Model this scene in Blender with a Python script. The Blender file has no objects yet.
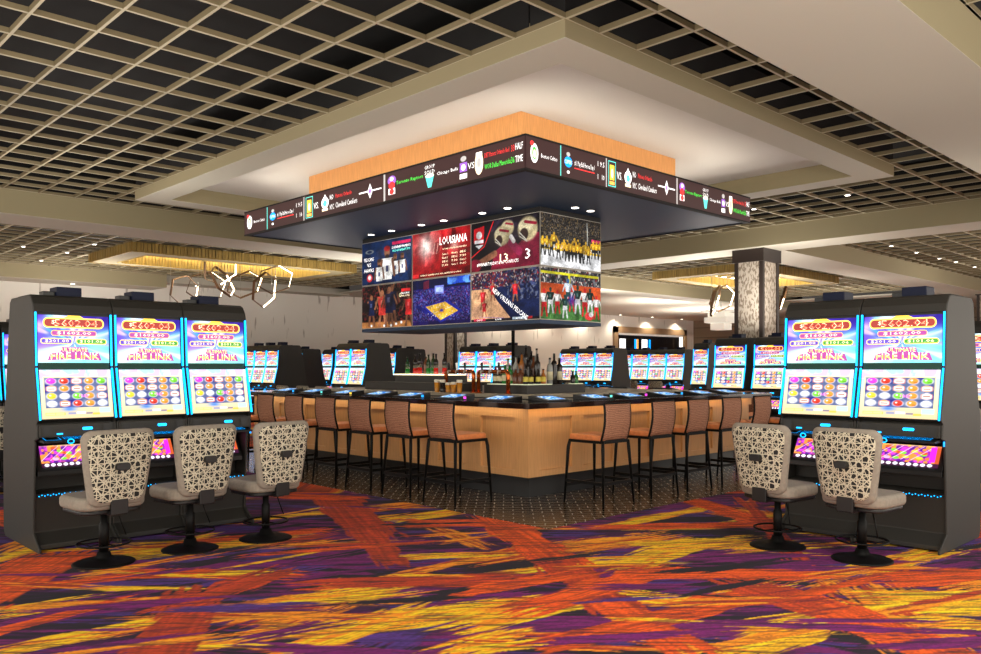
import bpy, bmesh, math, random
import numpy as np
from mathutils import Matrix, Vector
random.seed(4); RNG=np.random.RandomState(7)
PI=math.pi
SC=bpy.context.scene
COL=SC.collection
# ------------------------------------------------------------------ camera (measured from the photograph)
F=825.0; TH=math.radians(46); S_,C_=math.sin(TH),math.cos(TH); HZ=367.0; EYE=1.5
def ground(px,py,z=0.0):
    d=F*(z-EYE)/(HZ-py); s=(px-490.5)/F*d
    return s*S_+d*C_, -s*C_+d*S_
cam=bpy.data.cameras.new('camera'); co=bpy.data.objects.new('camera',cam); COL.objects.link(co)
co.location=(0,0,EYE); co.rotation_euler=(PI/2,0,-(PI/2-TH))
cam.sensor_width=36; cam.lens=F/981*36; cam.shift_y=40/981; cam.clip_start=.05; cam.clip_end=300
SC.camera=co
SC.view_settings.view_transform='Standard'; SC.view_settings.look='None'; SC.view_settings.gamma=1
SC.view_settings.exposure=0.2; SC.view_settings.use_curve_mapping=False

# ------------------------------------------------------------------ materials
def lin(c): return tuple((x/12.92 if x<=.04045 else ((x+.055)/1.055)**2.4) for x in c)
def s255(r,g,b): return lin((r/255,g/255,b/255))
MAT={}
def mat(name,rgb,rough=.6,metal=0,emit=None,es=0,noise=None,bump=None,spec=None,trans=0,alpha=1):
    m=bpy.data.materials.new(name); m.use_nodes=True; nt=m.node_tree; b=nt.nodes['Principled BSDF']
    b.inputs['Base Color'].default_value=(*rgb,1); b.inputs['Roughness'].default_value=rough; b.inputs['Metallic'].default_value=metal
    if spec is not None: b.inputs['Specular IOR Level'].default_value=spec
    if emit is not None:
        b.inputs['Emission Color'].default_value=(*emit,1); b.inputs['Emission Strength'].default_value=es
    if trans: b.inputs['Transmission Weight'].default_value=trans
    if noise:   # (scale, (sx,sy,sz), amount)
        tc=nt.nodes.new('ShaderNodeTexCoord'); mp=nt.nodes.new('ShaderNodeMapping'); mp.inputs['Scale'].default_value=noise[1]
        n=nt.nodes.new('ShaderNodeTexNoise'); n.inputs['Scale'].default_value=noise[0]; n.inputs['Detail'].default_value=5
        r=nt.nodes.new('ShaderNodeValToRGB'); a=noise[2]
        r.color_ramp.elements[0].position=.3; r.color_ramp.elements[1].position=.7
        r.color_ramp.elements[0].color=(*[c*(1-a) for c in rgb],1); r.color_ramp.elements[1].color=(*[min(1,c*(1+a)) for c in rgb],1)
        L=nt.links.new; L(tc.outputs['Object'],mp.inputs[0]); L(mp.outputs[0],n.inputs['Vector']); L(n.outputs['Fac'],r.inputs[0]); L(r.outputs[0],b.inputs['Base Color'])
        if bump:
            bp=nt.nodes.new('ShaderNodeBump'); bp.inputs['Strength'].default_value=bump; bp.inputs['Distance'].default_value=.004
            L(n.outputs['Fac'],bp.inputs['Height']); L(bp.outputs[0],b.inputs['Normal'])
    MAT[name]=m; return m
def painted(name,attr='paint',emission=None,rough=.3):
    m=bpy.data.materials.new(name); m.use_nodes=True; nt=m.node_tree; b=nt.nodes['Principled BSDF']
    a=nt.nodes.new('ShaderNodeAttribute'); a.attribute_name=attr
    b.inputs['Roughness'].default_value=rough
    if emission:
        b.inputs['Base Color'].default_value=(.004,.004,.004,1); b.inputs['Specular IOR Level'].default_value=.12; b.inputs['Roughness'].default_value=.6
        nt.links.new(a.outputs['Color'],b.inputs['Emission Color']); b.inputs['Emission Strength'].default_value=emission
    else: nt.links.new(a.outputs['Color'],b.inputs['Base Color'])
    MAT[name]=m; return m

mat('cabinet',s255(36,34,30),.55,noise=(60,(1,1,1),.06))
mat('cabinet_dark',s255(44,41,38),.5)
mat('black_plastic',s255(15,15,16),.4)
mat('black_metal',s255(8,8,8),.5,spec=.2)
mat('topper',s255(10,18,44),.5,spec=.2)
mat('blue_led',(.0,.25,.8),.4,emit=(.0,.42,1.0),es=2.6)
mat('blue_dim',(.0,.2,.7),.4,emit=(.0,.35,1.0),es=1.4)
mat('screen_seam',s255(40,70,62),.3)
mat('white_glow',(.8,.8,.8),.4,emit=(1,.97,.92),es=3)
mat('txt_red',(.8,.1,.05),.4,emit=(1,.10,.03),es=1.0)
mat('txt_yellow',(.9,.7,.05),.4,emit=(1,.62,.06),es=1.1)
mat('txt_cream',(.9,.8,.6),.4,emit=(1,.82,.55),es=1.15)
mat('txt_orange',(.9,.5,.1),.4,emit=(1,.42,.10),es=1.0)
mat('txt_white',(.9,.9,.9),.4,emit=(1,1,1),es=1.1)
mat('txt_green',(.1,.8,.1),.4,emit=(.05,.85,.06),es=1.0)
mat('txt_tred',(.8,.05,.05),.4,emit=(.95,.03,.03),es=1.0)
mat('txt_magenta',(.8,.05,.7),.4,emit=(.9,.05,.75),es=1.0)
mat('txt_teal',(.1,.6,.6),.4,emit=(.12,.75,.62),es=1.0)
mat('txt_purple',(.3,.1,.5),.4,emit=(.28,.12,.55),es=1.0)
mat('txt_grey',(.4,.4,.4),.4,emit=(.55,.52,.5),es=.8)
mat('oval_red',(.2,.02,.02),.4,emit=(.30,.02,.012),es=1)
mat('oval_purple',(.2,.02,.2),.4,emit=(.42,.06,.30),es=1)
mat('oval_blue',(.05,.03,.3),.4,emit=(.12,.06,.50),es=1)
mat('oval_green',(.02,.2,.02),.4,emit=(.05,.30,.05),es=1)
mat('oval_rim',(.9,.6,.1),.4,emit=(1,.66,.12),es=1.1)
mat('ticker_face',s255(40,24,24),.4,emit=s255(66,42,42),es=.8)
painted('slot_screen',emission=1.5); painted('tv_screen',emission=1.0); painted('tablet_screen',emission=1.2)
painted('carpet',rough=.95)
mat('upholstery',s255(138,129,117),.85,noise=(40,(1,1,1),.10))
mat('seat_leather',s255(208,124,70),.55,noise=(30,(1,1,1),.12))
mat('wood',s255(198,146,92),.5,noise=(9,(7,7,.45),.10))
mat('wood_orange',s255(214,152,90),.5,noise=(10,(7,7,.5),.12))
mat('gold_slat',s255(150,124,62),.45,.15,noise=(6,(6,6,.3),.35))
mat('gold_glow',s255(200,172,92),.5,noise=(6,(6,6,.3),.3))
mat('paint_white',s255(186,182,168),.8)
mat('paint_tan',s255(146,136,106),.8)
mat('paint_cove',s255(200,196,190),.8)
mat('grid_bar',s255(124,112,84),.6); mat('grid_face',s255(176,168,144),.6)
mat('plenum',s255(24,24,25),.95)
mat('soffit_blue',s255(34,58,90),.5)
mat('soffit_black',s255(12,12,14),.7)
mat('steel',s255(170,165,155),.35,.6)
mat('worktop',s255(172,160,140),.4)
mat('granite',s255(26,18,17),.12,noise=(45,(1,1,1),.9))
mat('plinth',s255(10,9,10),.3)
mat('copper',s255(180,92,42),.22,.95)
mat('gold_led',(.9,.7,.4),.4,emit=(1,.84,.56),es=9)
mat('bronze',s255(110,84,60),.35,.8)
mat('shelf_light',(.9,.85,.7),.4,emit=(1,.86,.55),es=1.8)
mat('shelf_dim',s255(150,150,120),.4,emit=(.85,.9,.6),es=.55)
mat('warm_led',(.9,.7,.4),.4,emit=(1,.66,.28),es=9)
mat('cove_led',(.9,.85,.7),.4,emit=(1,.90,.76),es=14)
mat('lamp_disc',(.9,.9,.85),.4,emit=(1,.93,.82),es=9)
mat('glass_green',s255(20,90,30),.08,emit=s255(16,80,26),es=.35)
mat('glass_bottle',s255(22,50,24),.08)
mat('glass_red',s255(150,24,18),.08,emit=s255(150,24,18),es=.3)
mat('glass_dark',s255(30,24,22),.08)
mat('glass_brown',s255(96,52,28),.08)
mat('glass_clear',s255(150,150,145),.06)
mat('glass_amber',s255(150,90,35),.08)
mat('label_cream',s255(214,204,170),.7)
mat('label_yellow',s255(210,190,80),.7)
mat('beer',s255(196,130,40),.15)
mat('foam',s255(240,232,214),.8)
mat('dark_window',s255(24,26,34),.15)
mat('brown_frame',s255(160,132,100),.5,noise=(8,(4,4,4),.12))
mat('trim_dark',s255(44,34,30),.5)
mat('bottle_cap',s255(150,20,20),.4)
mat('panel_white',s255(225,220,208),.6,emit=(1,.95,.85),es=.25)

def nodes_mat(name,rough=.6):
    m=bpy.data.materials.new(name); m.use_nodes=True; nt=m.node_tree
    b=nt.nodes['Principled BSDF']; b.inputs['Roughness'].default_value=rough
    MAT[name]=m; return m,nt,b,nt.nodes.new,nt.links.new
def ramp(N,stops,const=False):
    r=N('ShaderNodeValToRGB'); cr=r.color_ramp
    if const: cr.interpolation='CONSTANT'
    while len(cr.elements)<len(stops): cr.elements.new(.5)
    for e,(p,c) in zip(cr.elements,stops): e.position=p; e.color=(*c,1)
    return r
# black and cream lattice fabric
m,nt,b,N,L=nodes_mat('lattice_fabric',.8)
tc=N('ShaderNodeTexCoord'); sep=N('ShaderNodeSeparateXYZ'); L(tc.outputs['Object'],sep.inputs[0])
def math_(op,a,b_=None,c_=None):
    q=N('ShaderNodeMath'); q.operation=op
    for k,v_ in enumerate((a,b_,c_)):
        if v_ is None: continue
        if isinstance(v_,(int,float)): q.inputs[k].default_value=v_
        else: L(v_,q.inputs[k])
    return q.outputs[0]
acc=None
for k,(ang,per,wd) in enumerate([(0,.046,.15),(90,.046,.15),(45,.0707,.105),(-45,.0707,.105),(22.5,.07,.075),(-22.5,.07,.075),(67.5,.07,.075),(112.5,.07,.075)]):
    ca,sa=math.cos(math.radians(ang))/per,math.sin(math.radians(ang))/per
    u=math_('ADD',math_('MULTIPLY',sep.outputs['X'],ca),math_('MULTIPLY',sep.outputs['Z'],sa))
    fr_=math_('FRACT',math_('ADD',u,50.25+.13*(k>3))); dd=math_('LESS_THAN',math_('ABSOLUTE',math_('SUBTRACT',fr_,.5)),wd/2)
    acc=dd if acc is None else math_('MAXIMUM',acc,dd)
mx=N('ShaderNodeMixRGB'); mx.inputs[1].default_value=(*s255(24,22,21),1); mx.inputs[2].default_value=(*s255(196,188,166),1); L(acc,mx.inputs[0]); L(mx.outputs[0],b.inputs['Base Color'])
# woven brown backrest
m,nt,b,N,L=nodes_mat('weave',.7)
tc=N('ShaderNodeTexCoord'); mp=N('ShaderNodeMapping'); mp.inputs['Rotation'].default_value=(0,.8,0); mp.inputs['Scale'].default_value=(1,1,1)
w=N('ShaderNodeTexChecker'); w.inputs['Scale'].default_value=75
w.inputs['Color1'].default_value=(*s255(190,134,104),1); w.inputs['Color2'].default_value=(*s255(124,82,60),1)
L(tc.outputs['Object'],mp.inputs[0]); L(mp.outputs[0],w.inputs['Vector']); L(w.outputs['Color'],b.inputs['Base Color'])
# brown hexagonal tile: elongated hexagons with pale joints
m,nt,b,N,L=nodes_mat('hex_tile',.22)
tc=N('ShaderNodeTexCoord'); mp=N('ShaderNodeMapping'); mp.inputs['Rotation'].default_value=(0,0,PI/4)
br=N('ShaderNodeTexBrick'); br.inputs['Scale'].default_value=1; br.inputs['Brick Width'].default_value=.2; br.inputs['Row Height'].default_value=.11
br.inputs['Mortar Size'].default_value=.006; br.inputs['Mortar Smooth'].default_value=.2; br.offset=.5
br.inputs['Color1'].default_value=(*s255(58,46,36),1); br.inputs['Color2'].default_value=(*s255(74,58,44),1); br.inputs['Mortar'].default_value=(*s255(176,166,150),1)
n=N('ShaderNodeTexNoise'); n.inputs['Scale'].default_value=14; n.inputs['Detail'].default_value=4
mv=N('ShaderNodeVectorMath'); mv.operation='ADD'; sc=N('ShaderNodeVectorMath'); sc.operation='SCALE'; sc.inputs['Scale'].default_value=.03
L(tc.outputs['Object'],mp.inputs[0]); L(mp.outputs[0],n.inputs['Vector']); L(n.outputs['Color'],sc.inputs[0]); L(sc.outputs[0],mv.inputs[0]); L(mp.outputs[0],mv.inputs[1])
L(mv.outputs[0],br.inputs['Vector']); L(br.outputs['Color'],b.inputs['Base Color'])
# wall panels: pale board with vertical grey streaks
def wallmat(name,base,streak,sc1,thr,rough=.7):
    m,nt,b,N,L=nodes_mat(name,rough)
    tc=N('ShaderNodeTexCoord'); mp=N('ShaderNodeMapping'); mp.inputs['Scale'].default_value=sc1
    n=N('ShaderNodeTexNoise'); n.inputs['Scale'].default_value=1; n.inputs['Detail'].default_value=2.5
    r=ramp(N,[(0,base),(thr,base),(thr+.05,streak),(1,streak)])
    L(tc.outputs['Object'],mp.inputs[0]); L(mp.outputs[0],n.inputs['Vector']); L(n.outputs['Fac'],r.inputs[0]); L(r.outputs[0],b.inputs['Base Color'])
wallmat('wall_board',s255(226,224,216),s255(172,168,158),(5.5,5.5,.8),.64)
wallmat('stone_column',s255(196,186,172),s255(138,124,108),(26,26,11),.5)
m,nt,b,N,L=nodes_mat('brick_wall',.8)
tc=N('ShaderNodeTexCoord'); mp=N('ShaderNodeMapping'); mp.inputs['Rotation'].default_value=(PI/2,0,PI/2)
br=N('ShaderNodeTexBrick'); br.inputs['Scale'].default_value=1; br.inputs['Brick Width'].default_value=.6; br.inputs['Row Height'].default_value=.2; br.inputs['Mortar Size'].default_value=.02
br.inputs['Color1'].default_value=(*s255(150,134,112),1); br.inputs['Color2'].default_value=(*s255(116,100,82),1); br.inputs['Mortar'].default_value=(*s255(84,74,62),1)
L(tc.outputs['Object'],mp.inputs[0]); L(mp.outputs[0],br.inputs['Vector']); L(br.outputs['Color'],b.inputs['Base Color'])

# ------------------------------------------------------------------ mesh builder
TXT={}
def text_mesh(s):
    if s in TXT: return TXT[s]
    cu=bpy.data.curves.new('t','FONT'); cu.body=s; cu.size=1; cu.align_x='CENTER'; cu.align_y='CENTER'; cu.resolution_u=1; cu.fill_mode='FRONT'
    o=bpy.data.objects.new('t',cu); COL.objects.link(o); bpy.context.view_layer.update()
    me=bpy.data.meshes.new_from_object(o.evaluated_get(bpy.context.evaluated_depsgraph_get()))
    vs=[tuple(v.co) for v in me.vertices]; fs=[tuple(p.vertices) for p in me.polygons]
    xs=[v[0] for v in vs] or [0,1]; ys=[v[1] for v in vs] or [0,1]
    TXT[s]=(vs,fs,min(xs),max(xs),min(ys),max(ys))
    bpy.data.objects.remove(o); bpy.data.curves.remove(cu); bpy.data.meshes.remove(me)
    return TXT[s]
class MB:
    def __init__(s): s.v=[]; s.f=[]; s.m=[]; s.mats=[]; s.sm=[]
    def mi(s,name):
        if name not in s.mats: s.mats.append(name)
        return s.mats.index(name)
    def add(s,vs,fs,name,smooth=False):
        o=len(s.v); s.v+= [tuple(v) for v in vs]; k=s.mi(name)
        for f in fs: s.f.append(tuple(i+o for i in f)); s.m.append(k); s.sm.append(smooth)
        return s
    def box(s,x0,x1,y0,y1,z0,z1,name,M=None):
        vs=[(x,y,z) for x in (x0,x1) for y in (y0,y1) for z in (z0,z1)]
        if M is not None: vs=[M@Vector(v) for v in vs]
        return s.add(vs,[(0,1,3,2),(4,6,7,5),(0,4,5,1),(2,3,7,6),(0,2,6,4),(1,5,7,3)],name)
    def prism(s,prof,x0,x1,name,axis='x'):   # prof in the plane normal to the axis
        n=len(prof)
        if axis=='x': vs=[(x0,a,b) for a,b in prof]+[(x1,a,b) for a,b in prof]
        elif axis=='y': vs=[(a,x0,b) for a,b in prof]+[(a,x1,b) for a,b in prof]
        else: vs=[(a,b,x0) for a,b in prof]+[(a,b,x1) for a,b in prof]
        fs=[tuple(range(n)),tuple(range(2*n-1,n-1,-1))]+[(i,i+n,(i+1)%n+n,(i+1)%n) for i in range(n)]
        return s.add(vs,fs,name)
    def bar(s,p,q,w,h,name,up=(0,0,1)):      # rectangular bar between two points
        p,q=Vector(p),Vector(q); d=(q-p).normalized(); u=Vector(up)
        if abs(d.dot(u))>.99: u=Vector((0,1,0))
        a=d.cross(u).normalized()*w/2; b=a.cross(d).normalized()*h/2
        vs=[e+i*a+j*b for e in (p,q) for i,j in ((-1,-1),(1,-1),(1,1),(-1,1))]
        return s.add(vs,[(3,2,1,0),(4,5,6,7),(0,1,5,4),(1,2,6,5),(2,3,7,6),(3,0,4,7)],name)
    def tube(s,path,r,name,n=8,closed=False):
        P=[Vector(p) for p in path]; k=len(P); vs=[]; rr=r if isinstance(r,(list,tuple)) else [r]*k
        prev=None
        for i,p in enumerate(P):
            if closed: d=(P[(i+1)%k]-P[i-1]).normalized()
            else: d=(P[min(i+1,k-1)]-P[max(i-1,0)]).normalized()
            if prev is None:
                u=Vector((0,0,1)) if abs(d.z)<.9 else Vector((1,0,0)); a=d.cross(u).normalized()
            else: a=(prev-d*prev.dot(d)).normalized()
            prev=a; b=d.cross(a)
            for j in range(n):
                t=2*PI*j/n; vs.append(p+(a*math.cos(t)+b*math.sin(t))*rr[i])
        fs=[]
        for i in range(k if closed else k-1):
            for j in range(n): fs.append((i*n+j,i*n+(j+1)%n,((i+1)%k)*n+(j+1)%n,((i+1)%k)*n+j))
        if not closed: fs+= [tuple(range(n-1,-1,-1)),tuple(range((k-1)*n,k*n))]
        return s.add(vs,fs,name,True)
    def lathe(s,prof,name,c=(0,0,0),n=16,smooth=True):
        vs=[];k=len(prof)
        for r,z in prof:
            for j in range(n): t=2*PI*j/n; vs.append((c[0]+r*math.cos(t),c[1]+r*math.sin(t),c[2]+z))
        fs=[(i*n+j,i*n+(j+1)%n,(i+1)*n+(j+1)%n,(i+1)*n+j) for i in range(k-1) for j in range(n)]
        fs+=[tuple(range(n-1,-1,-1)),tuple(range((k-1)*n,k*n))]
        return s.add(vs,fs,name,smooth)
    def flat(s,pts,name,fr,dz=0):            # polygon in a 2D frame (origin, ux, uy, n)
        O,ux,uy,nn=fr
        return s.add([O+ux*a+uy*b+nn*dz for a,b in pts],[tuple(range(len(pts)))],name)
    def text(s,st,cx,cy,w,h,name,fr,dz=.001):
        vs,fs,a,b,c,d=text_mesh(st); O,ux,uy,nn=fr
        sx=w/max(1e-6,b-a); sy=h/max(1e-6,d-c)
        return s.add([O+ux*(cx+(v[0]-(a+b)/2)*sx)+uy*(cy+(v[1]-(c+d)/2)*sy)+nn*dz for v in vs],fs,name)
    def build(s,name,parent=None,bevel=0,loc=None,seg=2):
        me=bpy.data.meshes.new(name); me.from_pydata(s.v,[],s.f)
        for n in s.mats: me.materials.append(MAT[n])
        me.polygons.foreach_set('material_index',s.m); me.polygons.foreach_set('use_smooth',s.sm); me.update()
        o=bpy.data.objects.new(name,me); COL.objects.link(o)
        if parent: o.parent=parent
        if loc: o.location=loc
        if bevel:
            b=o.modifiers.new('bevel','BEVEL'); b.width=bevel; b.segments=seg; b.limit_method='ANGLE'; b.angle_limit=.6
        return o
def rr(x0,x1,y0,y1,r,n=5):                   # rounded rectangle outline
    pts=[]
    for cx,cy,a in ((x1-r,y0+r,-PI/2),(x1-r,y1-r,0),(x0+r,y1-r,PI/2),(x0+r,y0+r,PI)):
        for i in range(n+1): t=a+PI/2*i/n; pts.append((cx+r*math.cos(t),cy+r*math.sin(t)))
    return pts
def ell(cx,cy,a,b,n=16): return [(cx+a*math.cos(2*PI*i/n),cy+b*math.sin(2*PI*i/n)) for i in range(n)]
def thing(name,label,cat,loc=(0,0,0),rz=0,group=None):
    o=bpy.data.objects.new(name,None); COL.objects.link(o); o.empty_display_size=.1
    o.location=loc; o.rotation_euler=(0,0,rz); o['label']=label; o['category']=cat
    if group: o['group']=group
    return o
def tag(o,label,cat,group=None):
    o['label']=label; o['category']=cat
    if group: o['group']=group
    return o
def struct(o): o['kind']='structure'; return o
def dup(root,loc,rz,label,group=None,scale=None):
    def rec(o,p):
        c=o.copy(); COL.objects.link(c)
        if p: c.parent=p
        for ch in KIDS.get(o.name,[]): rec(ch,c)
        return c
    r=rec(root,None); r.location=loc; r.rotation_euler=(0,0,rz); r['label']=label
    if group: r['group']=group
    if scale: r.scale=scale
    return r
KIDS={}
def index_kids():
    KIDS.clear()
    for o in bpy.data.objects:
        if o.parent: KIDS.setdefault(o.parent.name,[]).append(o)

# ------------------------------------------------------------------ numpy painting
TAB=RNG.rand(256,256)
def vn(x,y,seed=0):
    x=np.asarray(x,float)+seed*17.37; y=np.asarray(y,float)+seed*7.91
    xi=np.floor(x).astype(int); yi=np.floor(y).astype(int); fx=x-xi; fy=y-yi
    fx=fx*fx*(3-2*fx); fy=fy*fy*(3-2*fy)
    T=lambda a,b:TAB[a%256,b%256]
    return (T(xi,yi)*(1-fx)+T(xi+1,yi)*fx)*(1-fy)+(T(xi,yi+1)*(1-fx)+T(xi+1,yi+1)*fx)*fy
def sstep(a,b,x): t=np.clip((x-a)/(b-a),0,1); return t*t*(3-2*t)
def tolin(a): return np.where(a<=.04045,a/12.92,((a+.055)/1.055)**2.4)
class Canvas:                                # colours in 0..255, x right 0..1, y up 0..1
    def __init__(s,w,h,aspect):
        s.w,s.h,s.asp=w,h,aspect
        s.x,s.y=np.meshgrid(np.linspace(0,1,w),np.linspace(0,1,h)); s.a=np.zeros((h,w,3))
    def put(s,mask,c,k=1.0):
        m=(np.clip(mask,0,1)*k)[...,None]; s.a=s.a*(1-m)+np.array(c,float)*m
    def fill(s,c): s.a[:]=c
    def grad(s,c0,c1): t=s.y[...,None]; s.a=np.array(c0)*(1-t)+np.array(c1)*t
    def rect(s,x0,x1,y0,y1,c,k=1): s.put(((s.x>=x0)&(s.x<=x1)&(s.y>=y0)&(s.y<=y1)).astype(float),c,k)
    def ell(s,cx,cy,rx,ry,c,k=1,soft=.15): 
        d=np.sqrt(((s.x-cx)/rx)**2+((s.y-cy)/ry)**2); s.put(1-sstep(1-soft,1+soft,d),c,k)
    def glow(s,cx,cy,rx,ry,c,k=1):
        d=((s.x-cx)/rx)**2+((s.y-cy)/ry)**2; s.put(np.exp(-d),c,k)
    def poly(s,pts,c,k=1):
        m=np.zeros_like(s.x,bool); n=len(pts)
        for i in range(n):
            x0,y0=pts[i]; x1,y1=pts[(i+1)%n]
            if y0==y1: continue
            m^=((s.y>=min(y0,y1))&(s.y<max(y0,y1))&(s.x<x0+(s.y-y0)*(x1-x0)/(y1-y0)))
        s.put(m.astype(float),c,k)
    def line(s,x0,y0,x1,y1,w,c,k=1):
        dx,dy=(x1-x0)*s.asp,y1-y0; L2=dx*dx+dy*dy
        t=np.clip((((s.x-x0)*s.asp)*dx+(s.y-y0)*dy)/L2,0,1)
        d=np.hypot((s.x-x0)*s.asp-t*dx,s.y-y0-t*dy); s.put(1-sstep(w*.4,w*.6,d),c,k)
    def speckle(s,x0,x1,y0,y1,cols,sc,thr=.55,seed=0):
        reg=((s.x>=x0)&(s.x<=x1)&(s.y>=y0)&(s.y<=y1))
        for i,c in enumerate(cols):
            n=vn(s.x*sc*s.asp,s.y*sc,seed+i*3.3+1); s.put(reg*sstep(thr,thr+.12,n),c)
    def mesh(s,name,fr,W,H,matname,extra=None,parent=None,dz=0):
        O,ux,uy,nn=fr
        mb=MB(); vs=[]
        X=(s.x*W).ravel(); Y=(s.y*H).ravel()
        P=np.array(O)[None]+X[:,None]*np.array(ux)[None]+Y[:,None]*np.array(uy)[None]+np.array(nn)[None]*dz
        w,h=s.w,s.h; idx=np.arange(w*h).reshape(h,w)
        f=np.stack([idx[:-1,:-1],idx[:-1,1:],idx[1:,1:],idx[1:,:-1]],-1).reshape(-1,4)
        k=mb.mi(matname); mb.v=[tuple(p) for p in P]; mb.f=[tuple(map(int,q)) for q in f]; mb.m=[k]*len(f); mb.sm=[False]*len(f)
        n0=len(mb.v)
        if extra: extra(mb)
        o=mb.build(name,parent)
        at=o.data.color_attributes.new('paint','FLOAT_COLOR','POINT')
        c=np.ones((len(mb.v),4)); c[:n0,:3]=tolin(np.clip(s.a.reshape(-1,3)/255,0,1)); at.data.foreach_set('color',c.ravel())
        return o

# ------------------------------------------------------------------ floor: carpet
def person_light(): pass
def make_carpet():
    dense_s=np.arange(-5.8,6.0,.015); dense_d=np.arange(3.9,9.9,.013)
    s=np.concatenate([np.arange(-30,-5.8,.6),dense_s,np.arange(6.0,36,.6)])
    d=np.concatenate([np.arange(2.4,3.9,.5),dense_d,np.arange(9.9,60,.6)])
    Sg,Dg=np.meshgrid(s,d)
    w,h=len(s),len(d)
    col=np.zeros((h,w,3))
    nz=lambda a,b,sd: vn(Sg*a,Dg*b,sd)
    navy=np.array((24,20,34.)); indigo=np.array((72,42,122.)); purple=np.array((112,22,98.)); deep=np.array((60,14,66.))
    n1=.6*nz(1.3,3.2,1)+.4*nz(3,26,2); n2=.55*nz(1.0,2.6,3)+.45*nz(3.5,30,4); n3=.5*nz(1.6,4,5)+.5*nz(4,34,6)
    col[:]=navy
    def mixin(m,c): col[:]=col*(1-m[...,None])+c*m[...,None]
    mixin(sstep(.44,.50,n1),deep); mixin(sstep(.50,.56,n2),purple); mixin(sstep(.60,.65,n3),indigo); 
    n4=.5*nz(1.2,5,7)+.5*nz(3,30,8); mixin(sstep(.60,.66,n4),navy)
    YEL=(255,192,22);AMB=(248,146,26);ORA=(226,84,22);RUS=(186,62,28);PUR=(112,22,100);IND=(80,46,128);NAV=(26,22,34)
    W=[ # x1,y1,x2,y2,width(m),colour,cover
     (0,628,110,604,.30,PUR,.6),(430,640,620,612,.6,PUR,.55),(560,628,760,628,.5,PUR,.5),(250,566,460,552,.35,PUR,.5),(600,515,680,505,.4,PUR,.6),
     (790,552,900,556,.5,PUR,.6),(250,640,330,632,.4,IND,.5),(380,648,470,600,.3,IND,.5),(900,610,981,590,.2,IND,.5),(200,585,300,570,.3,IND,.45),
     (460,568,560,562,.5,NAV,.7),(660,530,770,535,.3,NAV,.6),(430,600,500,590,.35,NAV,.6),(850,640,900,646,.4,NAV,.6),
     (0,652,175,617,.22,YEL,.62),(0,612,70,602,.3,YEL,.5),(20,608,150,600,.16,AMB,.6),(120,556,205,540,.42,YEL,.6),(170,552,290,536,.3,YEL,.5),
     (60,530,20,545,.3,AMB,.5),(255,622,345,592,.6,AMB,.6),(290,604,400,590,.38,YEL,.5),(330,628,500,606,.36,YEL,.62),(290,652,400,615,.32,YEL,.62),(120,632,250,612,.2,AMB,.5),
     (400,575,510,550,.16,AMB,.65),(490,562,620,541,.3,AMB,.5),(405,518,462,510,.35,YEL,.65),(362,510,430,502,.4,AMB,.62),(262,519,345,510,.2,YEL,.6),(300,545,380,542,.2,AMB,.5),
     (440,530,480,545,.3,AMB,.35),(478,622,575,598,.38,YEL,.6),(480,645,498,640,.3,YEL,.6),(575,548,655,536,.6,AMB,.5),(622,566,690,544,.35,YEL,.6),(655,546,745,541,.45,YEL,.55),(740,548,790,545,.4,YEL,.5),
     (620,524,705,508,.22,YEL,.65),(540,602,670,600,.22,AMB,.6),(610,592,700,603,.3,YEL,.45),(730,652,855,612,.34,YEL,.6),(860,572,981,540,.36,YEL,.6),(820,580,900,560,.2,AMB,.5),
     (865,588,930,640,.7,AMB,.5),(915,602,990,600,.55,YEL,.55),(900,624,990,626,.3,YEL,.5),(735,512,790,520,.6,AMB,.6),(735,590,760,586,.25,YEL,.5),(640,640,720,650,.2,AMB,.4),(280,490,330,488,.5,YEL,.5),(0,560,40,548,.3,YEL,.45),
     (-20,594,62,556,.62,ORA,.68),(105,573,262,575,.34,ORA,.70),(-10,634,110,603,.16,ORA,.7),(40,586,120,578,.22,ORA,.6),(150,668,195,598,.42,RUS,.68),(190,604,270,574,.36,RUS,.55),
     (330,583,505,578,.36,RUS,.70),(338,500,372,532,.50,RUS,.75),(366,530,388,558,.28,RUS,.7),(425,523,535,524,.42,ORA,.70),(240,556,430,542,.14,ORA,.6),(290,496,345,498,.35,ORA,.7),
     (492,518,560,562,.45,ORA,.65),(560,562,612,606,.42,RUS,.68),(612,606,676,642,.30,ORA,.75),(478,590,560,576,.24,ORA,.7),(540,606,650,572,.34,ORA,.7),(570,640,720,604,.26,ORA,.75),(700,604,760,590,.25,ORA,.6),
     (608,527,740,525,.30,ORA,.70),(640,573,800,574,.36,ORA,.70),(690,500,770,524,.40,ORA,.75),(744,500,800,560,.3,RUS,.4),(760,588,850,618,.40,RUS,.75),(838,612,960,660,.42,ORA,.68),
     (895,580,1000,574,.44,ORA,.74),(790,600,880,575,.14,ORA,.6),(205,541,300,532,.22,ORA,.7),(0,512,20,520,.5,ORA,.7),(960,512,990,520,.5,ORA,.7),(960,545,1010,530,.4,RUS,.6),(80,650,160,640,.15,PUR,.6)]
    rnd=random.Random(12); extra=[]
    for i in range(300):
        px=rnd.uniform(0,981); py=487+165*rnd.random()**1.3; ln=rnd.uniform(25,110)*(py-367)/220; sl=rnd.choice([-.22,-.1,-.05,0,.08,-.3])
        c=rnd.choice([YEL,YEL,AMB,AMB,PUR,PUR,PUR,IND,NAV,NAV,NAV]); extra.append((px,py,px+ln,py+sl*ln*.6,rnd.uniform(.06,.2),c,rnd.uniform(.45,.6)))
    W=W[:14]+[e for e in extra[:220] if e[5] in (PUR,IND,NAV)]+W[14:54]+[e for e in extra[:220] if e[5] in (YEL,AMB)]+W[54:]+extra[220:]
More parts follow.
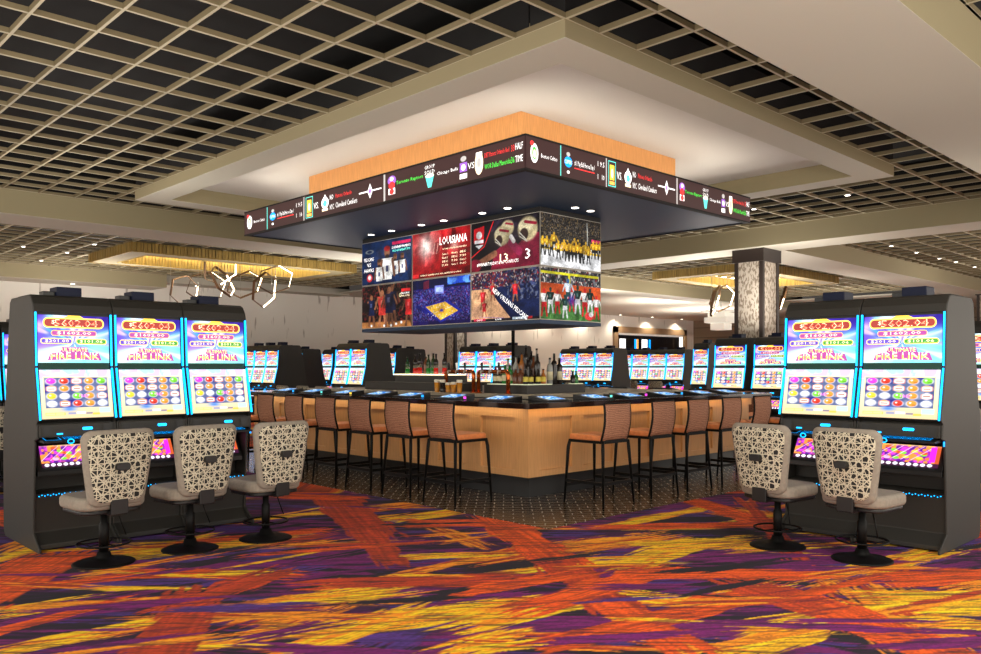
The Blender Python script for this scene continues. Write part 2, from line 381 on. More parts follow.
    for i,(x1,y1,x2,y2,wd,c,cov) in enumerate(W):
        a=ground(x1,y1); b=ground(x2,y2)
        A=(a[0]*S_-a[1]*C_, a[0]*C_+a[1]*S_); B=(b[0]*S_-b[1]*C_, b[0]*C_+b[1]*S_)
        cov+=.05 if c in (YEL,AMB) else 0
        dx,dy=B[0]-A[0],B[1]-A[1]; Ln=math.hypot(dx,dy); dx/=Ln; dy/=Ln
        i0,i1=np.searchsorted(d,[min(A[1],B[1])-wd-.3,max(A[1],B[1])+wd+.3]); j0,j1=np.searchsorted(s,[min(A[0],B[0])-wd-.5,max(A[0],B[0])+wd+.5])
        if i1<=i0 or j1<=j0: continue
        sg=Sg[i0:i1,j0:j1]; dg=Dg[i0:i1,j0:j1]
        l=(sg-A[0])*dx+(dg-A[1])*dy; q=-(sg-A[0])*dy+(dg-A[1])*dx
        ragged=.35*vn(q*38,l*1.1,i+.5)
        edge=1-np.abs(q)/(wd/2)+(vn(l*5,q*4,i)-.5)*.5
        e2=np.minimum((l+ragged*1.2)/.35,(Ln+ragged*1.2-l)/.35)
        m=np.minimum(edge*1.6,e2)
        st=.62*vn(q*44,l*2.1,i+9)+.38*vn(q*90,l*5,i+19)
        al=sstep(0,.16,np.minimum(m,1)*.55+(st-(1.0-cov))*1.0-.12)*sstep(-.05,.1,m)
        tone=(.82+.36*vn(q*60,l*1.6,i+31))[...,None]
        cc=np.clip(np.array(c,float)*tone,0,255)
        if c==YEL:
            k=sstep(.55,.7,vn(q*30,l*1.4,i+41))[...,None]; cc=cc*(1-k)+np.array(AMB)*k
        if c==AMB:
            k=sstep(.6,.7,vn(q*30,l*1.4,i+43))[...,None]; cc=cc*(1-k)+np.array(RUS)*k
        col[i0:i1,j0:j1]=col[i0:i1,j0:j1]*(1-al[...,None])+cc*al[...,None]
    # generic bands everywhere outside the measured area
    out=((Sg<-5.8)|(Sg>5.9)|(Dg>9.8)|(Dg<3.95))
    g=vn(Sg*.5,Dg*1.2,55); mo=sstep(.5,.55,g)*out; my=sstep(.55,.6,vn(Sg*.6,Dg*1.6,77))*out
    mixin(my,np.array(YEL,float)*.9); mixin(mo,np.array(ORA,float)*.95)
    # thin dark gaps left between the brush bristles
    g1=.6*vn(Sg*2.2,Dg*62,91)+.4*vn(Sg*6,Dg*110,92); mixin(sstep(.62,.70,g1)*.45,navy)
    g2=vn((Sg+Dg*.6)*3.0,(Dg-Sg*.35)*48,95); mixin(sstep(.74,.82,g2)*.4,deep)
    # fibre noise
    col*= (.9+.2*RNG.rand(h,w))[...,None]
    X=Sg*S_+Dg*C_; Y=-Sg*C_+Dg*S_
    P=np.stack([X.ravel(),Y.ravel(),np.zeros(X.size)],1)
    me=bpy.data.meshes.new('floor'); idx=np.arange(w*h).reshape(h,w)
    f=np.stack([idx[:-1,:-1],idx[:-1,1:],idx[1:,1:],idx[1:,:-1]],-1).reshape(-1,4)
    me.vertices.add(w*h); me.vertices.foreach_set('co',P.ravel()); nf=len(f)
    me.loops.add(nf*4); me.loops.foreach_set('vertex_index',f.ravel().astype(np.int32))
    me.polygons.add(nf); me.polygons.foreach_set('loop_start',np.arange(nf,dtype=np.int32)*4)
    me.update(calc_edges=True)
    at=me.color_attributes.new('paint','FLOAT_COLOR','POINT'); c=np.ones((w*h,4)); c[:,:3]=tolin(np.clip(col.reshape(-1,3)/255,0,1)); at.data.foreach_set('color',c.ravel())
    me.materials.append(MAT['carpet']); o=bpy.data.objects.new('floor',me); COL.objects.link(o); struct(o)
make_carpet()
mb=MB(); mb.box(5.69,12.7,5.12,13.9,-.05,.004,'hex_tile'); struct(mb.build('floor_tile'))

# ------------------------------------------------------------------ ceiling
XL=[2.054-.5585*k for k in range(22,0,-1)]+[2.054,2.6,3.157,3.725,4.284,4.85,5.409,5.865]+[5.865+.568*k for k in range(1,60)]
YL=[4.041-.62*k for k in range(16,0,-1)]+[4.041,4.669,5.272,5.874,6.51,7.125,7.757,8.353,8.962,9.618,10.134,10.687,11.256,11.814,12.371]+[12.371+.56*k for k in range(1,60)]
def grid(name,x0,x1,y0,y1,holes=(),z=4.5):
    mb=MB(); w=.0125; hh=.055
    def spans(a,b,cuts):
        out=[(a,b)]
        for c,d in cuts: 
            nx=[]
            for p,q in out:
                if d<=p or c>=q: nx.append((p,q)); continue
                if c>p: nx.append((p,c))
                if d<q: nx.append((d,q))
            out=nx
        return out
    for x in [x0+.01]+[x for x in XL if x0<x<x1]+[x1-.01]:
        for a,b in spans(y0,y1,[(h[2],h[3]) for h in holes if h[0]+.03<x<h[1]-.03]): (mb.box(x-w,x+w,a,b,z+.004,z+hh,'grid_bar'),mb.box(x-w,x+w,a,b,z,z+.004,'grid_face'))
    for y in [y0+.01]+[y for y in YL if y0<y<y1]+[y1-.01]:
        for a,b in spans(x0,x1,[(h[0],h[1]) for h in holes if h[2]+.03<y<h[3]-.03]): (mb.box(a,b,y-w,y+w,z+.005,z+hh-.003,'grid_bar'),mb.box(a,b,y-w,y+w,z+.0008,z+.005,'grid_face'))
    return struct(mb.build(name))
COVE=(5.40,12.86,4.665,14.3)
grid('ceiling_grid',-6,16.45,3.4,15.66,[COVE])
grid('ceiling_grid',-6,16.45,-4,2.19)
grid('ceiling_grid',-6,17.4,16.85,26.7)
grid('ceiling_grid',17.5,34,9.85,17.0)
grid('ceiling_grid',17.5,40,-4,8.65)
mb=MB(); mb.box(-9,60,-6,50,5.35,5.4,'plenum'); struct(mb.build('ceiling'))
def beam(name,x0,x1,y0,y1,z0=4.09,z1=5.3,bottom='paint_white',side='paint_tan'):
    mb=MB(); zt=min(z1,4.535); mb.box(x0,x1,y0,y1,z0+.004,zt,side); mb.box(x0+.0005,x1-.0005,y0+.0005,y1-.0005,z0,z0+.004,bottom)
    if z1>4.6: mb.box(x0+.01,x1-.01,y0+.01,y1-.01,zt,z1,'plenum')
    return struct(mb.build(name))
beam('ceiling_beam',-6,16.46,2.19,3.4)
beam('ceiling_beam',-6,16.46,15.66,16.85)
beam('ceiling_beam',16.46,17.45,-4,17.1)
beam('ceiling_beam',17.45,40,8.65,9.85)
beam('ceiling_beam',17.45,36,17.0,18.1)
beam('ceiling_beam',-6,11.1,26.7,28.1)
beam('ceiling_beam',11.1,18.5,27.1,28.1,4.3,side='paint_white')
mb=MB(); mb.box(18.0,45,18.1,28.2,4.35,4.4,'paint_white'); mb.box(34,45,9.85,18.1,4.35,4.4,'paint_white'); struct(mb.build('ceiling_plain'))
# cove frame round the bar, and its lid
mb=MB(); x0,x1,y0,y1=COVE; w=.435; zb,zt=4.34,4.58
for a,b,c,d in ((x0,x1,y0,y0+w),(x0,x1,y1-w,y1),(x0,x0+w,y0+w,y1-w),(x1-w,x1,y0+w,y1-w)):
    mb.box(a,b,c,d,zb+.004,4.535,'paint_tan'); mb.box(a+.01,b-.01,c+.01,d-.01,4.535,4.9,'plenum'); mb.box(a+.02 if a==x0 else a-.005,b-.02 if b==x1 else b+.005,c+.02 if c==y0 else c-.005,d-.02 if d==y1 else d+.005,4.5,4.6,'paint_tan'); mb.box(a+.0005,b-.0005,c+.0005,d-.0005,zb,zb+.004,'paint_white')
struct(mb.build('ceiling_cove'))
mb=MB(); mb.box(x0+.1,x1-.1,y0+.1,y1-.1,4.60,4.64,'paint_cove'); struct(mb.build('ceiling_cove_lid'))

# back walls
WY=28.0
mb=MB(); mb.box(-8,36.4,WY,WY+.2,0,4.4,'wall_board'); mb.box(36.4,44.5,WY,WY+.2,3.55,4.4,'wall_board'); mb.box(43.6,44.5,WY,WY+.2,0,3.6,'wall_board'); struct(mb.build('wall_back'))
mb=MB(); mb.box(44.5,44.7,8,WY+.2,0,4.4,'brick_wall'); struct(mb.build('wall_right'))
mb=MB()
for a,b,z0,z1 in ((36.4,36.75,0,3.75),(43.3,43.6,0,3.75),(36.4,43.6,3.4,3.75)): mb.box(a,b,WY-.12,WY,z0,z1,'brown_frame')
mb.box(36.75,43.3,WY-.02,WY+.1,3.3,3.4,'panel_white'); mb.box(36.75,36.85,WY-.02,WY+.1,0,3.3,'panel_white')
struct(mb.build('trim_1'))
mb=MB(); mb.box(36.8,43.4,WY+.3,WY+.35,0,3.4,'dark_window')
for x,c in ((37.4,'txt_white'),(38.8,'blue_dim'),(39.0,'txt_orange'),(39.5,'txt_white'),(40.2,'blue_dim')): mb.box(x,x+(.55 if c=='txt_white' else .16),WY+.28,WY+.3,2.55,3.1,c)
struct(mb.build('window_1'))

# columns
def column(loc,wx,wy,h,label,cap=.28):
    t=thing('column',label,'column',loc)
    mb=MB(); mb.box(.03,wx-.03,.03,wy-.03,0,h-cap,'stone_column'); mb.build('stone_cladding',t)
    mb=MB(); e=.085
    for a in (0,wx-e):
        for b in (0,wy-e): mb.box(a,a+e,b,b+e,0,h-cap,'trim_dark')
    mb.build('corner_trim',t)
    mb=MB(); mb.box(-.035,wx+.035,-.035,wy+.035,h-cap,h,'trim_dark'); mb.build('capital',t)
    return t
column((16.68,8.77,0),.74,.68,4.09,'stone clad column with dark corner trims under the crossing of the ceiling beams')
column((32.85,7.9,0),1.2,1.2,4.33,'distant stone column with dark cap at the right edge of the photo')
column((17.1,19.3,0),.5,.5,4.5,'stone column far behind the hanging screens and beer taps',.2)

# gold slatted ceiling rings with glowing inside
def ring(loc,wx,wy,label):
    t=thing('ceiling_ring_light',label,'ceiling light',loc,0,'gold slatted ceiling rings')
    mb=MB(); mi=MB(); zt,zb=4.5-loc[2],4.26-loc[2]; f=.55; sl=.09
    n=int(wx/sl)
    for k in range(n):
        a=k*wx/n; g=.006*(k%2)
        for y in (0,wy): mb.box(a+.006,a+wx/n-.006,y-.015-g,y+.015+g,zb+.01*((k*7)%3)*.3,zt,'gold_slat')
        if f<a<wx-f:
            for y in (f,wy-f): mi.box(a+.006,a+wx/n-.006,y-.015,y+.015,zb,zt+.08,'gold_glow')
    n=int(wy/sl)
    for k in range(n):
        a=k*wy/n; g=.006*(k%2)
        for x in (0,wx): mb.box(x-.015-g,x+.015+g,a+.006,a+wy/n-.006,zb+.01*((k*5)%3)*.3,zt,'gold_slat')
        if f<a<wy-f:
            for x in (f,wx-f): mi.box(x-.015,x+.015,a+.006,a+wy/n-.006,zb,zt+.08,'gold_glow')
    mb.build('outer_slats',t); mi.build('inner_slats',t)
    mb=MB()
    for a,b,c,d in ((0,wx,0,f),(0,wx,wy-f,wy),(0,f,f,wy-f),(wx-f,wx,f,wy-f)): mb.box(a,b,c,d,zb+.02,zb+.04,'paint_tan')
    mb.build('frame',t)
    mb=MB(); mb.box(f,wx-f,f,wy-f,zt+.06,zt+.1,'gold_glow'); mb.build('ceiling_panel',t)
    mb=MB()
    for a,b,c,d in ((f+.1,wx-f-.1,f+.05,f+.09),(f+.1,wx-f-.1,wy-f-.09,wy-f-.05),(f+.05,f+.09,f+.1,wy-f-.1),(wx-f-.09,wx-f-.05,f+.1,wy-f-.1)): mb.box(a,b,c,d,zt+.03,zt+.05,'gold_led')
    mb.build('led_strip',t)
ring((7.54,20.15,4.5),6.45,3.0,'gold slatted rectangular ring lit from inside, above the left hexagon chandelier')
ring((21.78,11.64,4.5),5.5,3.55,'gold slatted rectangular ring lit from inside, behind the stone column')

# hexagon ribbon chandeliers
def chandelier(c,hexes,label):
    t=thing('chandelier',label,'chandelier',c,0,'hexagon ribbon chandeliers')
    right=Vector((S_,-C_,0)); fwd=Vector((C_,S_,0))
    for (a,dz,df,r,yaw,pit,rol) in hexes:
        ctr=right*a+fwd*df+Vector((0,0,dz))
        M=Matrix.Translation(ctr)@Matrix.Rotation(yaw,4,'Z')@Matrix.Rotation(pit,4,'X')@Matrix.Rotation(rol,4,'Y')
        k=6; w=.07
        P=[(r*math.cos(PI*j/3),r*math.sin(PI*j/3)*.8) for j in range(6)]
        mb=MB(); ml=MB(); cable=MB()
        for j in range(6):
            (x0,z0),(x1,z1)=P[j],P[(j+1)%6]
            for bb,ins,mn,th in ((mb,1.0,'bronze',.03),):
                v=[M@Vector((x*q,y,z*q)) for (x,z) in ((x0,z0),(x1,z1)) for y in (-w/2,w/2) for q in (1.0,1+.02/r)]
                bb.add(v,[(0,1,3,2),(4,6,7,5),(0,4,5,1),(2,3,7,6),(0,2,6,4),(1,5,7,3)],mn)
            if j in (0,5):
                v=[M@Vector((x*q,y,z*q)) for (x,z) in ((x0,z0),(x1,z1)) for y in (-w/4,w/4) for q in (.97,.995)]
                ml.add(v,[(0,1,3,2),(4,6,7,5),(0,4,5,1),(2,3,7,6),(0,2,6,4),(1,5,7,3)],'gold_led')
        h=mb.build('hexagon_frame',t); ml.build('led_ribbon',h)
        for j in (1,4):
            p=M@Vector((P[j][0],0,P[j][1])); cable.tube([p,(p.x,p.y,4.55-c[2])],.006,'steel',4)
        cable.build('cable',h)
def wp(px,py,d):
    s=(px-490.5)/F*d; return (s*S_+d*C_,-s*C_+d*S_,EYE-(py-HZ)*d/F)
c0=wp(230,282,22.7)
chandelier(c0,[(-.25,.38,0,.62,.3,.5,.2),(-.75,-.1,.3,.55,-.5,.4,-.3),(-.1,-.02,-.3,.52,.6,-.4,.4),(.35,-.05,.2,.5,-.2,.6,-.5),(.95,-.22,0,.6,.5,.3,.3),(1.3,.05,-.2,.5,-.5,-.3,-.4),(-1.25,-.25,0,.5,.2,.3,.6)],'cluster of glowing hexagon ribbons hanging above the left slot machines')
c1=wp(722,301,25)
chandelier(c1,[(-.2,0,0,.55,.4,.3,.5),(.15,.12,.5,.5,-.3,.2,-.4)],'glowing hexagon ribbon lamp hanging left of the stone column')
c2=wp(783,298,24.5)
chandelier(c2,[(0,0,0,.42,.4,.3,.9)],'glowing hexagon ribbon lamp hanging right of the stone column')
c3=wp(721,330,33)
t=thing('pendant_light','stacked white rectangular lantern hanging left of the stone column','pendant lamp',c3)
for i,(w_,z0,z1) in enumerate(((.6,0,.26),(.95,.28,.50),(.75,.52,.68),(1.1,.72,.78))):
    mb=MB(); mb.box(-w_/2,w_/2,-w_/2,w_/2,z0,z1,'panel_white'); mb.build('lantern_panel',t)
mb=MB(); mb.tube([(0,0,.8),(0,0,4.35-c3[2])],.02,'steel',6); mb.build('rod',t)

# recessed ceiling lamps
def downlight(x,y,z,label,power=0,group='recessed lamps in the ceiling grid',r=.04,blend=.6):
    x=min(XL,key=lambda q:abs(q-x))
    mb=MB(); mb.lathe([(r+.018,0),(r+.018,.03),(r,.03)],'steel',n=16); mb.lathe([(r,-.002),(r,.001)],'lamp_disc',n=16)
    o=mb.build('recessed_lamp',None,loc=(x,y,z)); tag(o,label,'ceiling lamp',group)
    if power:
        l=bpy.data.lights.new('lamp_light','SPOT'); l.energy=power; l.color=(1,.86,.68); l.spot_size=2.2; l.spot_blend=.8; l.shadow_soft_size=.05
        q=bpy.data.objects.new('lamp_light',l); COL.objects.link(q); q.location=(x,y,z-.03)
for i,(px,py) in enumerate([(32,247),(75,253),(105.8,245),(50,261)]):
    x,y=ground(px,py,4.49); downlight(x,y,4.475,'%s small white lamp in the far left ceiling grid'%['nearest the left beam,','rightmost','the one beside the gold ring,','farthest back,'][i],60)
for i,(px,py) in enumerate([(847.5,194.5),(754,208.5)]):
    x,y=ground(px,py,4.49); downlight(x,y,4.475,['small white lamp in the ceiling grid right of the cove','small white lamp in the grid beside the ticker right end'][i],60)
for i,(px,py) in enumerate([(888,244.6),(914,251.5),(937,257.5),(957.5,262),(976,267)]):
    x,y=ground(px,py,4.49); downlight(x,y,4.475,'%s lamp of the row in the far right ceiling grid'%['first and leftmost','second','third','fourth','rightmost'][i],60)
# wall washers along the far wall
for i,x in enumerate([-2,1.5,5,8.5,12.5,15.5,18.5,21.5,24.5,27.5,30.5,33.5,36.5,39.5,42.5]):
    z=4.09 if x<11 else (4.3 if x<18 else 4.35)
    y=27.55 
    mb=MB(); mb.lathe([(.06,-.004),(.06,.0)],'lamp_disc',n=12); o=mb.build('wall_washer',None,loc=(x,y,z-.002)); tag(o,'recessed lamp washing the pale far wall','ceiling lamp','wall washer lamps along the far wall')
    l=bpy.data.lights.new('lamp_light','SPOT'); l.energy=(120 if x>26 else .5); l.color=(1,.88,.70); l.spot_size=2.4; l.spot_blend=.7; l.shadow_soft_size=.06
    q=bpy.data.objects.new('lamp_light',l); COL.objects.link(q); q.location=(x,y,z-.05)

# ------------------------------------------------------------------ canopy, ticker, video wall
FX0,FX1,FY0,FY1,FZ0,FZ1=6.53,11.42,6.21,12.6,3.67,4.035
can=thing('bar_canopy','dark blue bar canopy with wooden drum above it, hanging from the cove','canopy',(8.97,9.4,FZ0))
O=Vector((-8.97,-9.4,-FZ0))
def off(mb): mb.v=[(x+O.x,y+O.y,z+O.z) for x,y,z in mb.v]; return mb
mb=MB(); mb.box(FX0+.06,FX1-.06,FY0+.06,FY1-.06,FZ0,FZ0+.05,'soffit_blue'); off(mb).build('underside',can)
mb=MB()
for a,b,c,d in ((FX0+.02,FX1-.02,FY0+.02,FY0+.07),(FX0+.02,FX1-.02,FY1-.07,FY1-.02),(FX0+.02,FX0+.07,FY0+.07,FY1-.07),(FX1-.07,FX1-.02,FY0+.07,FY1-.07)): mb.box(a,b,c,d,FZ0-.012,FZ1-.002,'soffit_black')
mb.box(FX0+.02,FX1-.02,FY0+.02,FY1-.02,FZ0+.3,FZ0+.33,'soffit_black'); off(mb).build('fascia_frame',can)
mb=MB(); mb.box(7.21,10.52,6.93,11.72,FZ0+.33,4.6,'wood_orange'); off(mb).build('wooden_drum',can)
mb=MB()
for a,b,c,d in ((FX0+.2,FX1-.2,FY0+.2,FY0+.26),(FX0+.2,FX1-.2,FY1-.26,FY1-.2),(FX0+.2,FX0+.26,FY0+.26,FY1-.26),(FX1-.26,FX1-.2,FY0+.26,FY1-.26)): mb.box(a,b,c,d,FZ0+.331,FZ0+.345,'cove_led')
off(mb).build('cove_light_strip',can)
for i,(x,y) in enumerate([(7.98,11.08),(7.98,10.53),(7.98,9.78),(7.98,9.26),(7.98,8.43),(7.98,7.93),(8.62,7.27),(8.95,7.27)]):
    mb=MB(); mb.lathe([(.05,-.004),(.05,.004)],'lamp_disc',n=14); mb.lathe([(.062,-.002),(.062,.004)],'steel',n=14)
    o=mb.build('downlight',None,loc=(x,y,FZ0-.004))
    od=['leftmost','second','third','fourth','fifth','sixth'][i] if i<6 else ''
    tag(o,('%s of six downlights under the canopy along the left screens'%od) if i<6 else ['downlight under the canopy above the right screens, nearer the corner','downlight under the canopy above the right screens, farther right'][i-6],'downlight','downlights in the canopy underside')
    l=bpy.data.lights.new('lamp_light','SPOT'); l.energy=22; l.color=(1,.85,.65); l.spot_size=1.9; l.spot_blend=.6; l.shadow_soft_size=.04
    q=bpy.data.objects.new('lamp_light',l); COL.objects.link(q); q.location=(x,y,FZ0-.03)

def ticker(side,Ln,loc,label):
    # local frame: u runs left to right as read, v up
    if side=='L': fr=(Vector((0,0,0)),Vector((0,-1,0)),Vector((0,0,1)),Vector((-1,0,0)))
    else: fr=(Vector((0,0,0)),Vector((1,0,0)),Vector((0,0,1)),Vector((0,-1,0)))
    t=thing('ticker_display',label,'led ticker',loc,0,'ticker displays round the canopy')
    H=FZ1-FZ0
    mb=MB(); O_,ux,uy,nn=fr
    a=[O_,O_+ux*Ln,O_+ux*Ln+uy*H,O_+uy*H]; b=[p-nn*.017 for p in a]
    mb.add(a+b,[(0,1,2,3),(7,6,5,4),(0,4,5,1),(1,5,6,2),(2,6,7,3),(3,7,4,0)],'ticker_face'); panel=mb
    mb=MB()
    for z0,z1 in ((-.012,.008),(H-.006,H+.014)):
        p=[O_+uy*z0,O_+ux*Ln+uy*z0,O_+ux*Ln+uy*z1,O_+uy*z1]; q=[w-nn*.017 for w in p]; p=[w+nn*.006 for w in p]
        mb.add(p+q,[(0,1,2,3),(7,6,5,4),(0,4,5,1),(1,5,6,2),(2,6,7,3),(3,7,4,0)],'soffit_black')
    mb.build('edge_trim',t)
    mb=panel; k=Ln
    T=lambda s,x,y,w,h,c: mb.text(s,x*k,y*H,w*k,h*H,c,fr,.004)
    E=lambda x,y,w,h,c,dz=.003: mb.flat(ell(x*k,y*H,w*k,h*H,14),c,fr,dz)
    R=lambda x0,x1,y0,y1,c,dz=.003: mb.flat([(x0*k,y0*H),(x1*k,y0*H),(x1*k,y1*H),(x0*k,y1*H)],c,fr,dz)
    def sep(x,c='txt_grey',w=.0015): R(x-w,x+w,.02,.98,c)
    # four segments repeated as on the photograph
    E(.028,.52,.013,.3,'txt_white'); E(.028,.52,.008,.2,'txt_green',.004); E(.028,.5,.005,.13,'txt_cream',.005); E(.02,.8,.006,.08,'txt_tred',.004)
    T('Boston Celtics',.078,.5,.055,.13,'txt_white'); sep(.118,'txt_teal')
    E(.145,.52,.014,.17,'blue_dim'); T('CLIPPERS',.145,.52,.027,.12,'txt_white'); E(.145,.76,.007,.07,'txt_grey'); E(.145,.2,.005,.05,'txt_white')
    T('# 1 Play Ball Heroes Day 1',.205,.52,.075,.2,'txt_white'); R(.167,.243,.36,.39,'txt_tred')
    T('1 9.5',.268,.72,.026,.17,'txt_white'); T('1   10',.268,.3,.026,.17,'txt_white'); sep(.289,'txt_grey',.002)
    for x0,x1,y0,y1 in ((.297,.327,.9,.93),(.297,.327,.08,.11),(.297,.299,.08,.93),(.325,.327,.08,.93)): R(x0,x1,y0,y1,'txt_teal')
    R(.303,.321,.3,.8,'txt_yellow'); E(.312,.52,.005,.16,'txt_cream',.004); R(.302,.322,.14,.26,'txt_orange')
    T('VS.',.342,.5,.022,.26,'txt_white')
    E(.378,.52,.015,.22,'txt_white'); mb.flat([(.365*k,.55*H),(.391*k,.55*H),(.378*k,.86*H)],'txt_white',fr,.003); E(.378,.5,.008,.13,'txt_teal',.004); R(.366,.39,.2,.3,'txt_cream')
    T('NO',.405,.68,.014,.2,'txt_white'); T('NYC',.406,.3,.016,.2,'txt_white'); T('Pistons Orlando',.452,.68,.062,.16,'txt_tred'); T('Cleveland Cavaliers',.462,.32,.082,.2,'txt_white')
    R(.51,.59,.5,.55,'txt_white'); mb.flat([(.541*k,.52*H),(.55*k,.25*H),(.559*k,.52*H),(.55*k,.8*H)],'txt_white',fr,.004); E(.55,.52,.004,.1,'txt_purple',.005)
    sep(.6,'txt_grey',.003)
    E(.625,.7,.014,.17,'txt_purple'); E(.625,.52,.010,.14,'txt_tred',.004); R(.614,.636,.2,.42,'txt_white'); E(.625,.3,.008,.1,'txt_tred',.005); E(.625,.75,.006,.07,'txt_white',.005)
    T('Toronto Raptors',.682,.55,.085,.16,'txt_green')
    T('GROUP',.745,.82,.03,.12,'txt_white'); T('SOLD',.745,.64,.03,.14,'txt_white'); mb.flat([(.732*k,.52*H),(.758*k,.52*H),(.75*k,.12*H),(.74*k,.12*H)],'txt_teal',fr,.003); E(.745,.52,.013,.07,'txt_cream')
    T('Chicago Bulls',.797,.5,.06,.14,'txt_white')
    R(.832,.852,.36,.66,'txt_purple'); E(.842,.5,.006,.1,'txt_white',.004); E(.842,.78,.008,.09,'txt_grey'); R(.832,.852,.14,.3,'txt_white')
    T('VS',.863,.5,.018,.2,'txt_white')
    E(.884,.5,.011,.36,'txt_cream'); E(.884,.52,.006,.16,'txt_grey',.004); R(.876,.892,.72,.86,'txt_white')
    T('DET Pistons Orlando Red',.93,.7,.062,.15,'txt_tred'); T('WOR Dallas Mavericks',.932,.34,.066,.16,'txt_green')
    T('33',.97,.7,.008,.2,'txt_tred'); T('HALF',.985,.72,.018,.2,'txt_white'); T('36',.97,.34,.008,.2,'txt_green'); T('TIME',.985,.34,.018,.2,'txt_white')
    mb.build('display_panel',t)
ticker('L',FY1-FY0,(FX0,FY1,FZ0),'scrolling score ticker on the left face of the bar canopy')
ticker('R',FX1-FX0,(FX0,FY0,FZ0),'scrolling score ticker on the right face of the bar canopy')

# video wall
VX0,VX1,VY0,VY1,VZ0,VZ1=8.19,9.50,7.52,11.64,2.14,3.60
mb=MB(); mb.box(VX0+.0145,VX1-.005,VY0+.0145,VY1-.005,VZ0+.005,FZ0-.0005,'soffit_black'); mb.box(VX0+.01,VX1+.01,VY0+.01,VY1+.01,VZ0-.05,VZ0-.001,'soffit_blue')
o=mb.build('screen_housing'); tag(o,'black box hanging under the canopy that carries the screens','screen housing')
mb=MB(); mb.tube([(10.1,9.9,1.15),(10.1,9.9,FZ0)],.03,'black_metal',8); 
o=mb.build('support_pole'); tag(o,'thin black pole between the back bar and the canopy','pole')
def crowd(c,x0,x1,y0,y1,cols,sc=40,thr=.6,seed=0): c.speckle(x0,x1,y0,y1,cols,sc,thr,seed)
def player(c,x,y,h,shirt,pants,skin=(140,90,60),helmet=None,asp=1.78,lean=0):
    w=h*.16/asp*1.6
    c.line(x-w*.5,y,x-w*.25,y+h*.45,h*.09,pants if helmet else skin); c.line(x+w*.6,y,x+w*.25,y+h*.45,h*.09,pants if helmet else skin)
    c.poly([(x-w*.6,y+h*.32),(x+w*.6,y+h*.32),(x+w*.5+lean,y+h*.55),(x-w*.5+lean,y+h*.55)],pants)
    c.poly([(x-w*.5,y+h*.5),(x+w*.5,y+h*.5),(x+w*.8+lean,y+h*.82),(x-w*.8+lean,y+h*.82)],shirt)
    c.line(x-w*.7+lean,y+h*.78,x-w*1.2+lean,y+h*.5,h*.06,skin if not helmet else shirt); c.line(x+w*.7+lean,y+h*.78,x+w*1.2+lean,y+h*.55,h*.06,skin if not helmet else shirt)
    c.ell(x+lean,y+h*.91,h*.075/asp,h*.09,helmet or skin)
    dk=tuple(q*.55 for q in shirt); c.poly([(x+w*.15,y+h*.5),(x+w*.5,y+h*.5),(x+w*.8+lean,y+h*.82),(x+w*.35+lean,y+h*.82)],dk,.7); c.rect(x-w*.25+lean,x+w*.1+lean,y+h*.6,y+h*.72,tuple(min(255,q*1.5+60) for q in shirt),.6)
